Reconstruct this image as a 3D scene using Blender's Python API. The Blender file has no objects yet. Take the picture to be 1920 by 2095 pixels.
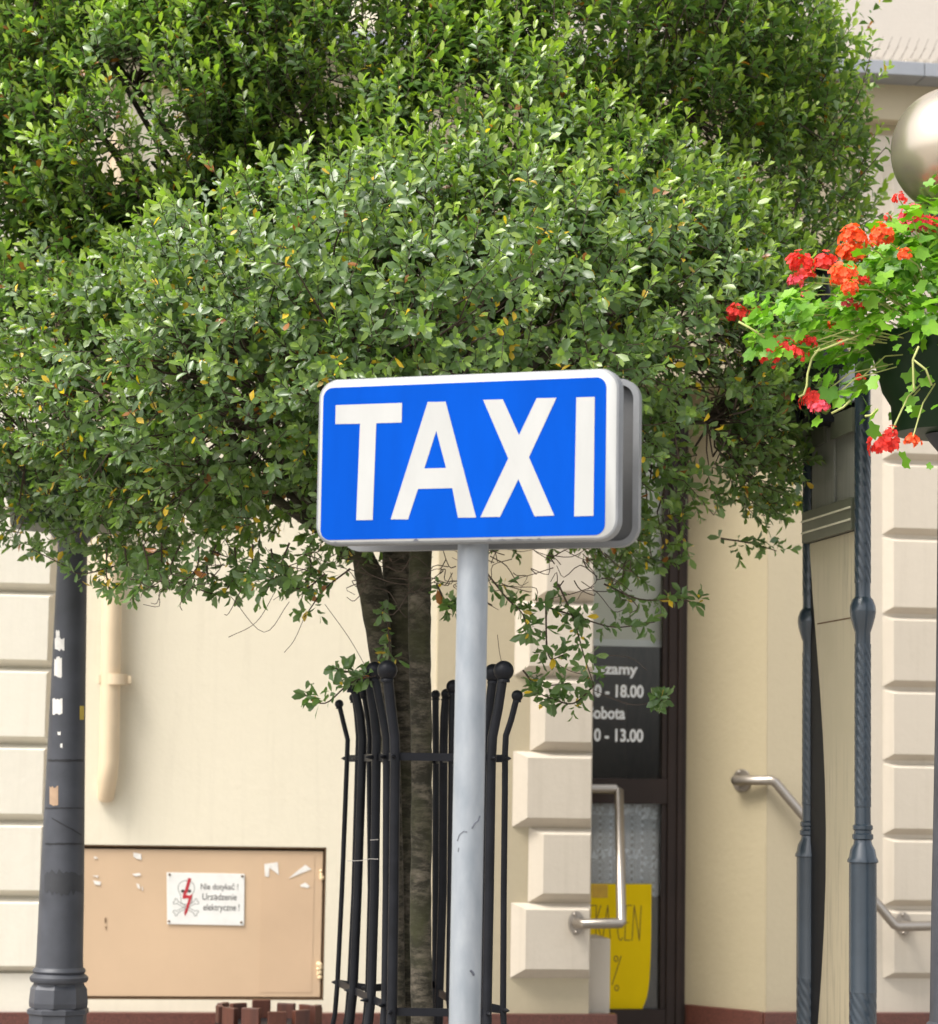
import bpy, math, random
import numpy as np
from mathutils import Vector, Matrix, noise

random.seed(7)
rng = np.random.default_rng(11)
SC = bpy.context.scene
COL = SC.collection
rad = math.radians

# ------------------------------------------------------------------ camera, light, exposure
F_PX = 5300.0                 # focal length in pixels of the 1920 px wide photograph
PITCH, ROLL = rad(5.93), rad(0.9)
EYE = Vector((0, 0, 1.6))
cam_d = bpy.data.cameras.new('camera')
cam = bpy.data.objects.new('camera', cam_d)
COL.objects.link(cam)
CAM_R = Matrix.Rotation(math.pi / 2 + PITCH, 3, 'X') @ Matrix.Rotation(ROLL, 3, 'Z')
cam.matrix_world = Matrix.Translation(EYE) @ CAM_R.to_4x4()
cam_d.sensor_fit = 'HORIZONTAL'
cam_d.sensor_width = 36.0
cam_d.lens = F_PX / 1920 * 36
cam_d.clip_end = 500
cam_d.dof.use_dof = True
cam_d.dof.focus_distance = 6.6
cam_d.dof.aperture_fstop = 6.5
SC.camera = cam

SUN_EL, SUN_AZ = rad(56), rad(-128)      # azimuth from +Y, clockwise: behind the camera, to the left
world = bpy.data.worlds.new('World')
SC.world = world
world.use_nodes = True
wn = world.node_tree
for n in list(wn.nodes):
    wn.nodes.remove(n)
sky = wn.nodes.new('ShaderNodeTexSky')
sky.sky_type = 'NISHITA'
sky.sun_disc = False
sky.sun_elevation = SUN_EL
sky.sun_rotation = SUN_AZ
sky.air_density = 1.0
sky.dust_density = 4.0
hsv = wn.nodes.new('ShaderNodeHueSaturation')
hsv.inputs['Saturation'].default_value = 0.28
bg = wn.nodes.new('ShaderNodeBackground')
bg.inputs['Strength'].default_value = 0.15
wo = wn.nodes.new('ShaderNodeOutputWorld')
wn.links.new(sky.outputs[0], hsv.inputs['Color'])
wn.links.new(hsv.outputs[0], bg.inputs['Color'])
wn.links.new(bg.outputs[0], wo.inputs['Surface'])

sun_d = bpy.data.lights.new('sun', 'SUN')
sun_d.energy = 1.5
sun_d.angle = rad(24)
sun_d.color = (1.0, 0.955, 0.88)
sun = bpy.data.objects.new('sun', sun_d)
COL.objects.link(sun)
to_sun = Vector((math.sin(SUN_AZ) * math.cos(SUN_EL), math.cos(SUN_AZ) * math.cos(SUN_EL), math.sin(SUN_EL)))
sun.rotation_euler = to_sun.to_track_quat('Z', 'Y').to_euler()
sun.location = (0, 0, 12)

vs = SC.view_settings
vs.view_transform = 'Standard'
vs.look = 'None'
vs.exposure = 1.26
vs.gamma = 1
vs.use_curve_mapping = False

# ------------------------------------------------------------------ surveying helpers (photo measurement -> metres)
def ray(x, y):
    return CAM_R @ Vector(((x - 960) / F_PX, -(y - 1047.5) / F_PX, -1))

def at_y(x, y, Y):
    d = ray(x, y)
    return EYE + d * (Y / d.y)

FA = rad(8)                                # the facade turns 8 degrees away
FO, FU, FN = Vector((0, 11, 0)), Vector((math.cos(FA), math.sin(FA), 0)), Vector((math.sin(FA), -math.cos(FA), 0))

def fuz(x, y, w=0.0):
    d = ray(x, y)
    t = (FO + FN * w - EYE).dot(FN) / d.dot(FN)
    p = EYE + d * t - FO
    return p.dot(FU), p.z

def fu(x, w=0.0): return fuz(x, 1570, w)[0]
def fz(y, x, w=0.0): return fuz(x, y, w)[1]
def fp(u, z, w=0.0): return FO + FU * u + FN * w + Vector((0, 0, z))

# ------------------------------------------------------------------ materials
def mat(name):
    m = bpy.data.materials.new(name)
    m.use_nodes = True
    nt = m.node_tree
    b = nt.nodes['Principled BSDF']
    return m, nt, b

def nd(nt, typ, **kw):
    n = nt.nodes.new(typ)
    for k, v in kw.items():
        if k in n.inputs.keys() if hasattr(n.inputs, 'keys') else False:
            n.inputs[k].default_value = v
        else:
            setattr(n, k, v)
    return n

def lin(r, g, b):
    f = lambda c: (c / 255 / 12.92) if c / 255 <= 0.04045 else ((c / 255 + 0.055) / 1.055) ** 2.4
    return (f(r), f(g), f(b), 1)

def mixc(nt, fac, a, b, blend='MIX'):
    n = nt.nodes.new('ShaderNodeMix')
    n.data_type = 'RGBA'
    n.blend_type = blend
    for s, v in ((n.inputs[0], fac), (n.inputs[6], a), (n.inputs[7], b)):
        if hasattr(v, 'is_output'):
            nt.links.new(v, s)
        else:
            s.default_value = v
    return n.outputs[2]

def ramp(nt, src, p0, p1):
    r = nt.nodes.new('ShaderNodeMapRange')
    nt.links.new(src, r.inputs[0])
    r.inputs[1].default_value = p0
    r.inputs[2].default_value = p1
    return r.outputs[0]

def noise_tex(nt, scale, detail=4, stretch=None, rough=0.55):
    tc = nt.nodes.new('ShaderNodeNewGeometry')
    src = tc.outputs['Position']
    if stretch:
        mp = nt.nodes.new('ShaderNodeMapping')
        mp.inputs['Scale'].default_value = stretch
        nt.links.new(src, mp.inputs['Vector'])
        src = mp.outputs[0]
    n = nt.nodes.new('ShaderNodeTexNoise')
    n.inputs['Scale'].default_value = scale
    n.inputs['Detail'].default_value = detail
    n.inputs['Roughness'].default_value = rough
    nt.links.new(src, n.inputs['Vector'])
    return n.outputs[0]

def bump(nt, b, src, strength, dist=0.01):
    n = nt.nodes.new('ShaderNodeBump')
    n.inputs['Strength'].default_value = strength
    n.inputs['Distance'].default_value = dist
    nt.links.new(src, n.inputs['Height'])
    nt.links.new(n.outputs[0], b.inputs['Normal'])

def simple(name, col, rough=0.5, metal=0.0, var=0.15, scale=20, bmp=0.0, spec=0.5, stretch=None, bscale=None):
    m, nt, b = mat(name)
    dark = tuple(c * (1 - var) for c in col[:3]) + (1,)
    lite = tuple(min(1, c * (1 + var)) for c in col[:3]) + (1,)
    nz = noise_tex(nt, scale, 5, stretch)
    nt.links.new(mixc(nt, ramp(nt, nz, 0.3, 0.7), dark, lite), b.inputs['Base Color'])
    b.inputs['Roughness'].default_value = rough
    b.inputs['Metallic'].default_value = metal
    b.inputs['Specular IOR Level'].default_value = spec
    if bmp:
        bump(nt, b, noise_tex(nt, bscale or scale * 6, 3), bmp, 0.004)
    return m

def plaster(name, col, dirt=(0.36, 0.31, 0.24, 1), dirt_amt=0.35):
    m, nt, b = mat(name)
    big = noise_tex(nt, 1.3, 5)
    c = mixc(nt, ramp(nt, big, 0.3, 0.75), tuple(v * 0.93 for v in col[:3]) + (1,), col)
    streak = noise_tex(nt, 3.0, 6, (9, 9, 0.5))
    mul = nt.nodes.new('ShaderNodeMath'); mul.operation = 'MULTIPLY'
    nt.links.new(ramp(nt, streak, 0.52, 0.85), mul.inputs[0]); mul.inputs[1].default_value = dirt_amt
    c = mixc(nt, mul.outputs[0], c, dirt)
    spots = noise_tex(nt, 14, 6, None, 0.7)
    mul2 = nt.nodes.new('ShaderNodeMath'); mul2.operation = 'MULTIPLY'
    nt.links.new(ramp(nt, spots, 0.66, 0.8), mul2.inputs[0]); mul2.inputs[1].default_value = dirt_amt * 0.6
    c = mixc(nt, mul2.outputs[0], c, dirt)
    nt.links.new(c, b.inputs['Base Color'])
    b.inputs['Roughness'].default_value = 0.9
    b.inputs['Specular IOR Level'].default_value = 0.2
    oi = nt.nodes.new('ShaderNodeObjectInfo')
    tone = nt.nodes.new('ShaderNodeMapRange'); nt.links.new(oi.outputs['Random'], tone.inputs[0])
    tone.inputs[3].default_value = 0.93; tone.inputs[4].default_value = 1.02
    comb = nt.nodes.new('ShaderNodeCombineColor')
    for k in range(3): nt.links.new(tone.outputs[0], comb.inputs[k])
    fine = noise_tex(nt, 45, 6, None, 0.75)
    c = mixc(nt, ramp(nt, fine, 0.35, 0.75), c, tuple(v * 0.93 for v in col[:3]) + (1,))
    nt.links.new(mixc(nt, 1.0, c, comb.outputs[0], 'MULTIPLY'), b.inputs['Base Color'])
    bump(nt, b, noise_tex(nt, 26, 8, None, 0.7), 0.35, 0.006)
    return m

M = {}
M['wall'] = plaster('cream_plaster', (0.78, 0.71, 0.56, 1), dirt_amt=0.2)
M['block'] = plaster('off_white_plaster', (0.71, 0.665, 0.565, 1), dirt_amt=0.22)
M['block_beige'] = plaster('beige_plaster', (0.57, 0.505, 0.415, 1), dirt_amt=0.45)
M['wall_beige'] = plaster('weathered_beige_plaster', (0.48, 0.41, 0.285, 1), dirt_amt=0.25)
M['wall_reveal_shade'] = plaster('shaded_reveal_plaster', (0.39, 0.33, 0.215, 1), dirt_amt=0.2)  # recess shade of the door reveal put into the plaster colour
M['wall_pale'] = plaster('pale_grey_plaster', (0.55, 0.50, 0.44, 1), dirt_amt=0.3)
M['pipe'] = simple('painted_pipe', (0.62, 0.49, 0.33, 1), 0.55, 0, 0.06, 6)
M['granite'] = simple('red_brown_granite', (0.10, 0.035, 0.025, 1), 0.35, 0, 0.5, 160)
M['flashing'] = simple('grey_sheet_metal', (0.27, 0.28, 0.30, 1), 0.5, 0.3, 0.12, 5)
M['mortar'] = simple('rough_mortar', (0.42, 0.37, 0.31, 1), 0.95, 0, 0.35, 40, 0.5)
M['cab'] = simple('peach_painted_steel', (0.55, 0.39, 0.25, 1), 0.6, 0, 0.05, 3)
M['gapdark'] = simple('dark_brown_gap', (0.13, 0.075, 0.035, 1), 0.9)
M['enamel'] = simple('white_enamel', (0.74, 0.73, 0.69, 1), 0.35, 0, 0.05, 25)
M['ink'] = simple('grey_black_ink', (0.06, 0.055, 0.05, 1), 0.6, 0, 0.5, 300)
M['ink_grey'] = simple('grey_ink', (0.22, 0.22, 0.20, 1), 0.6)
M['red_ink'] = simple('dark_red_ink', (0.42, 0.02, 0.03, 1), 0.5)
M['paper'] = simple('torn_white_paper', (0.72, 0.69, 0.64, 1), 0.85, 0, 0.1, 60)
M['foam'] = simple('pale_foam', (0.80, 0.62, 0.38, 1), 0.9, 0, 0.2, 120, 0.6)
M['steel'] = simple('brushed_steel', (0.37, 0.33, 0.285, 1), 0.36, 0.85, 0.1, 30, stretch=(1, 1, 40))
M['door'] = simple('dark_brown_frame', (0.026, 0.015, 0.011, 1), 0.42, 0, 0.2, 5, spec=0.25)
M['interior'] = simple('dim_interior', (0.26, 0.205, 0.15, 1), 0.9, 0, 0.5, 3)
M['blind'] = simple('pale_blind', (0.72, 0.70, 0.58, 1), 0.8, 0, 0.08, 4)
M['vinyl'] = simple('white_vinyl', (0.78, 0.78, 0.76, 1), 0.5, 0, 0.03)
M['yellow'] = simple('yellow_card', (0.80, 0.57, 0.006, 1), 0.85, 0, 0.05, 4, spec=0.1)
M['marker'] = simple('faded_marker', (0.16, 0.09, 0.01, 1), 0.7)
M['blue'] = simple('blue_sign_film', (0.0, 0.056, 0.365, 1), 0.6, 0, 0.09, 4, spec=0.04, stretch=(3, 3, .6))
M['white'] = simple('white_sign_film', (0.375, 0.375, 0.36, 1), 0.45, 0, 0.06, 5, stretch=(3, 3, 1))
M['alu'] = simple('grey_aluminium', (0.40, 0.41, 0.42, 1), 0.42, 0.55, 0.12, 7)
M['rim'] = simple('pale_grey_sign_rim', (0.19, 0.195, 0.20, 1), 0.5, 0.15, 0.15, 9)
M['chip'] = simple('chipped_edge', (0.075, 0.08, 0.10, 1), 0.6)
M['black'] = simple('black_painted_iron', (0.008, 0.0085, 0.011, 1), 0.42, 0, 0.3, 15, spec=0.18)
M['bluegrey'] = simple('blue_grey_paint', (0.026, 0.039, 0.053, 1), 0.27, 0, 0.12, 12, spec=0.7)
M['lamp'] = simple('dark_grey_painted_cast_iron', (0.045, 0.048, 0.058, 1), 0.5, 0, 0.25, 9)
M['globe'] = simple('bronze_tinted_globe', (0.50, 0.43, 0.34, 1), 0.27, 0.75, 0.04, 2)
M['bowl'] = simple('dark_green_plastic', (0.008, 0.026, 0.009, 1), 0.45, 0, 0.1, 8, spec=0.25)
M['soil'] = simple('potting_soil', (0.03, 0.022, 0.015, 1), 0.95)
M['wood'] = simple('red_brown_stained_wood', (0.085, 0.026, 0.014, 1), 0.45, 0, 0.4, 30, 0.2, stretch=(1, 1, 0.08))
M['galv'] = None
M['wire'] = simple('pale_wire', (0.45, 0.42, 0.38, 1), 0.5, 0.5)
M['twig'] = simple('brown_twig', (0.055, 0.036, 0.024, 1), 0.85, 0, 0.4, 60)
M['stem_green'] = simple('pale_green_stem', (0.36, 0.38, 0.12, 1), 0.6)
M['sticker_yellow'] = simple('yellow_sticker', (0.55, 0.40, 0.06, 1), 0.6)
M['sticker_tan'] = simple('tan_sticker', (0.36, 0.24, 0.15, 1), 0.7)
M['tape'] = simple('black_tape', (0.010, 0.010, 0.012, 1), 0.5)
M['spike'] = simple('spike_wire', (0.28, 0.24, 0.21, 1), 0.5, 0.4)
M['lantern_glass'] = simple('smoked_glass', (0.02, 0.02, 0.02, 1), 0.08)

# galvanised pole: mottled zinc with a few dark scratches
m, nt, b = mat('galvanised_steel')
n1 = noise_tex(nt, 30, 5, (1, 1, 0.35)); n2 = noise_tex(nt, 5, 6, (1, 1, 0.4), 0.7)
c = mixc(nt, ramp(nt, n1, 0.3, 0.7), (0.225, 0.25, 0.275, 1), (0.31, 0.33, 0.35, 1))
c = mixc(nt, ramp(nt, n2, 0.60, 0.78), c, (0.17, 0.185, 0.21, 1))
nt.links.new(c, b.inputs['Base Color'])
b.inputs['Metallic'].default_value = 0.35
b.inputs['Roughness'].default_value = 0.5
M['galv'] = m

# cherry bark: horizontal grey lenticel bands over olive-brown
m, nt, b = mat('banded_bark')
n1 = noise_tex(nt, 7, 7, (2.2, 2.2, 6), 0.75); n2 = noise_tex(nt, 6, 5)
c = mixc(nt, ramp(nt, n1, 0.44, 0.74), (0.020, 0.017, 0.008, 1), (0.19, 0.158, 0.115, 1))
c = mixc(nt, ramp(nt, n2, 0.45, 0.7), c, (0.035, 0.036, 0.010, 1))
nt.links.new(c, b.inputs['Base Color'])
b.inputs['Roughness'].default_value = 0.85
bump(nt, b, n1, 0.6, 0.006)
M['bark'] = m

# board: beige sheet with black run-down streaks
m, nt, b = mat('stained_beige_sheet')
n1 = noise_tex(nt, 6, 6, (7, 7, 0.5), 0.65); n2 = noise_tex(nt, 2.2, 5)
c = mixc(nt, ramp(nt, n2, 0.3, 0.7), (0.37, 0.325, 0.215, 1), (0.45, 0.39, 0.265, 1))
mul = nt.nodes.new('ShaderNodeMath'); mul.operation = 'MULTIPLY'
nt.links.new(ramp(nt, n1, 0.50, 0.85), mul.inputs[0]); nt.links.new(ramp(nt, n2, 0.38, 0.60), mul.inputs[1])
c = mixc(nt, mul.outputs[0], c, (0.09, 0.08, 0.06, 1))
nt.links.new(c, b.inputs['Base Color']); b.inputs['Roughness'].default_value = 0.35
M['sheet'] = m
M['panel_grey'] = simple('olive_grey_panel', (0.17, 0.17, 0.145, 1), 0.5, 0, 0.15, 6, stretch=(14, 14, 0.8))
M['rail_olive'] = simple('dark_olive_rail', (0.085, 0.09, 0.06, 1), 0.45, 0, 0.15, 8)
M['bright_line'] = simple('bright_rail_edge', (0.62, 0.60, 0.45, 1), 0.4)
M['pale_metal'] = simple('pale_sheet_metal', (0.42, 0.44, 0.48, 1), 0.4, 0.3)

# window glass: clear, with a mirror coat
m = bpy.data.materials.new('door_glass'); m.use_nodes = True; nt = m.node_tree
nt.nodes.remove(nt.nodes['Principled BSDF'])
tr = nt.nodes.new('ShaderNodeBsdfTransparent'); tr.inputs[0].default_value = (0.97, 0.98, 0.97, 1)
gl = nt.nodes.new('ShaderNodeBsdfGlossy'); gl.inputs['Roughness'].default_value = 0.02
fr = nt.nodes.new('ShaderNodeFresnel'); fr.inputs[0].default_value = 1.52
mx = nt.nodes.new('ShaderNodeMixShader')
nt.links.new(fr.outputs[0], mx.inputs[0]); nt.links.new(tr.outputs[0], mx.inputs[1]); nt.links.new(gl.outputs[0], mx.inputs[2])
nt.links.new(mx.outputs[0], nt.nodes['Material Output'].inputs[0])
M['glass'] = m

# lace: white thread with see-through meshes
m = bpy.data.materials.new('white_lace'); m.use_nodes = True; nt = m.node_tree
b = nt.nodes['Principled BSDF']; b.inputs['Base Color'].default_value = (0.85, 0.86, 0.90, 1); b.inputs['Roughness'].default_value = 0.9
uvn = nt.nodes.new('ShaderNodeUVMap')
sep = nt.nodes.new('ShaderNodeSeparateXYZ'); nt.links.new(uvn.outputs[0], sep.inputs[0])
def mth(op, a, bb=None):
    n = nt.nodes.new('ShaderNodeMath'); n.operation = op
    for i, v in enumerate((a, bb)):
        if v is None: continue
        if hasattr(v, 'is_output'): nt.links.new(v, n.inputs[i])
        else: n.inputs[i].default_value = v
    return n.outputs[0]
gx = mth('LESS_THAN', mth('FRACT', mth('MULTIPLY', sep.outputs[0], 110)), 0.42)
gy = mth('LESS_THAN', mth('FRACT', mth('MULTIPLY', sep.outputs[1], 110)), 0.36)
grid = mth('MAXIMUM', gx, gy)
lad = mth('FRACT', mth('MULTIPLY', sep.outputs[0], 13))          # drawn-thread ladders
in_l = mth('LESS_THAN', lad, 0.20)
dia = mth('LESS_THAN', mth('ADD', mth('MULTIPLY', mth('ABSOLUTE', mth('SUBTRACT', lad, 0.10)), 6.0), mth('MULTIPLY', mth('ABSOLUTE', mth('SUBTRACT', mth('FRACT', mth('MULTIPLY', sep.outputs[1], 34)), 0.5)), 1.0)), 0.42)
lad_a = mth('SUBTRACT', 1.0, dia)
band = mth('LESS_THAN', mth('ABSOLUTE', mth('SUBTRACT', mth('FRACT', mth('MULTIPLY', sep.outputs[1], 5.2)), 0.5)), 0.11)
vor = nt.nodes.new('ShaderNodeTexVoronoi'); vor.inputs['Scale'].default_value = 42; nt.links.new(uvn.outputs[0], vor.inputs['Vector'])
flow = mth('MULTIPLY', band, mth('LESS_THAN', vor.outputs[0], 0.5))
alpha = mth('MAXIMUM', flow, mth('ADD', mth('MULTIPLY', in_l, lad_a), mth('MULTIPLY', mth('SUBTRACT', 1.0, in_l), grid)))
nt.links.new(alpha, b.inputs['Alpha'])
M['lace'] = m

# leaves: colour set per leaf, thin, waxy, letting some light through
def leaf_mat(name, rough, spec, trans):
    m = bpy.data.materials.new(name); m.use_nodes = True; nt = m.node_tree
    b = nt.nodes['Principled BSDF']
    at = nt.nodes.new('ShaderNodeAttribute'); at.attribute_name = 'leaf_colour'
    nt.links.new(at.outputs['Color'], b.inputs['Base Color'])
    b.inputs['Roughness'].default_value = rough
    b.inputs['Specular IOR Level'].default_value = spec
    t = nt.nodes.new('ShaderNodeBsdfTranslucent')
    mulc = mixc(nt, 1.0, at.outputs['Color'], (1.5, 1.9, 0.7, 1), 'MULTIPLY')
    nt.links.new(mulc, t.inputs[0])
    mx = nt.nodes.new('ShaderNodeMixShader'); mx.inputs[0].default_value = trans
    nt.links.new(b.outputs[0], mx.inputs[1]); nt.links.new(t.outputs[0], mx.inputs[2])
    nt.links.new(mx.outputs[0], nt.nodes['Material Output'].inputs[0])
    return m
M['leaf'] = leaf_mat('tree_leaf', 0.36, 0.75, 0.31)
M['ger_leaf'] = leaf_mat('geranium_leaf', 0.42, 0.45, 0.32)
M['petal'] = leaf_mat('red_petal', 0.6, 0.3, 0.25)

# pavement
m, nt, b = mat('grey_paving')
br = nt.nodes.new('ShaderNodeTexBrick'); geo = nt.nodes.new('ShaderNodeNewGeometry')
nt.links.new(geo.outputs['Position'], br.inputs['Vector'])
br.inputs['Scale'].default_value = 2.5
br.inputs['Color1'].default_value = (0.30, 0.28, 0.25, 1); br.inputs['Color2'].default_value = (0.36, 0.33, 0.29, 1); br.inputs['Mortar'].default_value = (0.16, 0.15, 0.13, 1)
nt.links.new(br.outputs[0], b.inputs['Base Color']); b.inputs['Roughness'].default_value = 0.85
M['paving'] = m

# ------------------------------------------------------------------ mesh helpers
def wloc(o):
    p = Vector((0, 0, 0))
    while o is not None:
        p += o.location
        o = o.parent
    return p

def tag(o, label=None, cat=None, group=None, kind=None):
    for k, v in (('label', label), ('category', cat), ('group', group), ('kind', kind)):
        if v: o[k] = v
    return o

def thing(name, loc, label, cat, group=None):
    o = bpy.data.objects.new(name, None)
    o.empty_display_size = 0.2
    o.location = loc
    COL.objects.link(o)
    return tag(o, label, cat, group)

class MB:
    def __init__(self): self.v, self.f, self.uv = [], [], None
    def add(self, vs_, fs_):
        k = len(self.v)
        self.v.extend(Vector(p) for p in vs_)
        self.f.extend(tuple(i + k for i in f) for f in fs_)
        return self
    def hexa(self, p):                      # 8 corners: bottom ring 0-3, top ring 4-7
        return self.add(p, [(3, 2, 1, 0), (4, 5, 6, 7), (0, 1, 5, 4), (1, 2, 6, 5), (2, 3, 7, 6), (3, 0, 4, 7)])
    def box(self, a, b_):
        (x0, y0, z0), (x1, y1, z1) = a, b_
        return self.hexa([(x0, y0, z0), (x1, y0, z0), (x1, y1, z0), (x0, y1, z0), (x0, y0, z1), (x1, y0, z1), (x1, y1, z1), (x0, y1, z1)])
    def fbox(self, u0, u1, z0, z1, w0, w1):  # box in facade coordinates
        return self.hexa([fp(u0, z0, w1), fp(u1, z0, w1), fp(u1, z0, w0), fp(u0, z0, w0), fp(u0, z1, w1), fp(u1, z1, w1), fp(u1, z1, w0), fp(u0, z1, w0)])
    def fblock(self, u0, u1, z0, z1, w0, w1, l, r, t, bt):   # rusticated block: sloping edges
        a = [fp(u0, z0, w0), fp(u1, z0, w0), fp(u1, z1, w0), fp(u0, z1, w0)]
        c = [fp(u0 + l, z0 + bt, w1), fp(u1 - r, z0 + bt, w1), fp(u1 - r, z1 - t, w1), fp(u0 + l, z1 - t, w1)]
        return self.add(a + c, [(4, 5, 6, 7), (0, 1, 5, 4), (1, 2, 6, 5), (2, 3, 7, 6), (3, 0, 4, 7), (3, 2, 1, 0)])
    def tube(self, pts, rr, seg=8, caps=True):
        pts = [Vector(p) for p in pts]
        if not hasattr(rr, '__len__'): rr = [rr] * len(pts)
        n = len(pts); k = len(self.v)
        ref = None
        for i, p in enumerate(pts):
            t = (pts[min(i + 1, n - 1)] - pts[max(i - 1, 0)]).normalized()
            if ref is None:
                ref = t.orthogonal().normalized()
            s = (ref - t * ref.dot(t)).normalized(); ref = s
            q = t.cross(s)
            for j in range(seg):
                a = 2 * math.pi * j / seg
                self.v.append(p + (s * math.cos(a) + q * math.sin(a)) * rr[i])
        for i in range(n - 1):
            for j in range(seg):
                a, b_ = k + i * seg + j, k + i * seg + (j + 1) % seg
                self.f.append((a, b_, b_ + seg, a + seg))
        if caps:
            self.f.append(tuple(k + j for j in range(seg))[::-1])
            self.f.append(tuple(k + (n - 1) * seg + j for j in range(seg)))
        return self
    def lathe(self, prof, c, seg=32, phase=0.0):              # prof: (r, z)
        c = Vector(c); k = len(self.v); n = len(prof)
        for r, z in prof:
            for j in range(seg):
                a = 2 * math.pi * j / seg + phase
                self.v.append(c + Vector((r * math.cos(a), r * math.sin(a), z)))
        for i in range(n - 1):
            for j in range(seg):
                a, b_ = k + i * seg + j, k + i * seg + (j + 1) % seg
                self.f.append((a, b_, b_ + seg, a + seg))
        self.f.append(tuple(k + j for j in range(seg))[::-1])
        self.f.append(tuple(k + (n - 1) * seg + j for j in range(seg)))
        return self
    def ball(self, c, r, seg=20, rings=12, sz=1.0):
        return self.lathe([(max(1e-4, r * math.sin(math.pi * i / rings)), -r * sz * math.cos(math.pi * i / rings)) for i in range(rings + 1)], c, seg)
    def prism(self, poly, o, r, u, n, d0, d1):                # polygon (s,t) in plane o,r,u ; from depth d0 to d1 along n
        k = len(self.v); m_ = len(poly)
        for d in (d0, d1):
            for s, t in poly:
                self.v.append(o + r * s + u * t + n * d)
        self.f.append(tuple(k + i for i in range(m_))[::-1])
        self.f.append(tuple(k + m_ + i for i in range(m_)))
        for i in range(m_):
            j = (i + 1) % m_
            self.f.append((k + i, k + j, k + m_ + j, k + m_ + i))
        return self
    def ribbon(self, pts, wd, o, r, u, n, d0, d1, closed=False):
        pts = [Vector((a, b_)) for a, b_ in pts]
        m_ = len(pts)
        rng_ = range(m_ if closed else m_ - 1)
        for i in rng_:
            a, b_ = pts[i], pts[(i + 1) % m_]
            t = (b_ - a)
            if t.length < 1e-9: continue
            t.normalize(); q = Vector((-t.y, t.x)) * wd / 2; e = t * wd * 0.25
            self.prism([tuple(a - e - q), tuple(b_ + e - q), tuple(b_ + e + q), tuple(a - e + q)], o, r, u, n, d0, d1 + 1e-5 * (i % 3))
        return self
    def build(self, name, m_, parent=None, smooth=False, angle=None, bevel=0.0):
        off = wloc(parent) if parent else Vector((0, 0, 0))
        me = bpy.data.meshes.new(name)
        me.from_pydata([tuple(p - off) for p in self.v], [], self.f)
        me.materials.append(m_)
        if smooth or angle:
            me.shade_smooth()
            if angle: me.set_sharp_from_angle(angle=rad(angle))
        o = bpy.data.objects.new(name, me)
        COL.objects.link(o)
        o.parent = parent
        if bevel:
            md = o.modifiers.new('bevel', 'BEVEL'); md.width = bevel; md.segments = 2; md.limit_method = 'ANGLE'; md.angle_limit = rad(40)
        return o

def spiral_post(mb, c, z0, z1, r, twist, flutes=8, depth=0.10, seg=64):
    n = max(2, int((z1 - z0) / 0.007)); k = len(mb.v); c = Vector(c)
    for i in range(n + 1):
        z = z0 + (z1 - z0) * i / n
        for j in range(seg):
            a = 2 * math.pi * j / seg
            g = abs(math.sin((a + twist * z) * flutes / 2))
            rr = r * (1 - depth * (1 - min(1, g * 1.5)))
            mb.v.append(c + Vector((rr * math.cos(a), rr * math.sin(a), z)))
    for i in range(n):
        for j in range(seg):
            a, b_ = k + i * seg + j, k + i * seg + (j + 1) % seg
            mb.f.append((a, b_, b_ + seg, a + seg))
    return mb

def text_mesh(name, s, o, r, u, n, x0, x1, y0, y1, m_, parent, depth=0.0008, bold=0.0):
    """Lettering fitted to the box x0..x1, y0..y1 (y0 = lowest ink, y1 = highest ink) of the plane o, r, u."""
    cu = bpy.data.curves.new(name, 'FONT')
    cu.body = s; cu.size = 1.0; cu.extrude = 0.02; cu.offset = bold; cu.resolution_u = 4
    ob = bpy.data.objects.new(name + '_source', cu)
    COL.objects.link(ob)
    dg = bpy.context.evaluated_depsgraph_get()
    me = bpy.data.meshes.new_from_object(ob.evaluated_get(dg))
    bpy.data.objects.remove(ob); bpy.data.curves.remove(cu)
    co = np.empty(len(me.vertices) * 3, dtype=np.float32); me.vertices.foreach_get('co', co); co = co.reshape(-1, 3)
    a, bm_ = co.min(0), co.max(0)
    sc = (co - a) / np.maximum(bm_ - a, 1e-6)
    off = wloc(parent)
    P = np.array(o - off)[None] + (x0 + sc[:, :1] * (x1 - x0)) * np.array(r)[None] + (y0 + sc[:, 1:2] * (y1 - y0)) * np.array(u)[None] + (sc[:, 2:3] * depth) * np.array(n)[None]
    me.vertices.foreach_set('co', P.astype(np.float32).ravel()); me.update()
    me.materials.clear(); me.materials.append(m_)
    me.name = name
    ob = bpy.data.objects.new(name, me); COL.objects.link(ob); ob.parent = parent
    return ob

def copy_child(o, parent, loc=None):
    c = o.copy(); COL.objects.link(c); c.parent = parent
    if loc is not None: c.location = loc
    return c

Z = Vector((0, 0, 1))

# ------------------------------------------------------------------ ground
g = MB(); g.add([(-60, -60, 0), (60, -60, 0), (60, 60, 0), (-60, 60, 0)], [(0, 1, 2, 3)])
tag(g.build('pavement', M['paving']), kind='structure')

# ------------------------------------------------------------------ building
UL, UR, ZT = -5.5, 5.5, 7.6
bld = thing('building', fp(0, 0, 0), 'cream plastered building with rusticated corner blocks, brown plinth and dark glazed door', 'building')
uq_r = fu(1212, 0.03)            # right edge of the corner blocks beside the door
u_sp0, u_sp1 = fu(1405, -0.36), fu(1570, 0.0)     # splayed reveal right of the door
DW = -0.36
ZD = 3.35                        # top of the door recess
u_tan = fu(890, 0.0)
ZB1, ZB0 = fz(136, 1800), fz(255, 1790)          # cornice level
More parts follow.
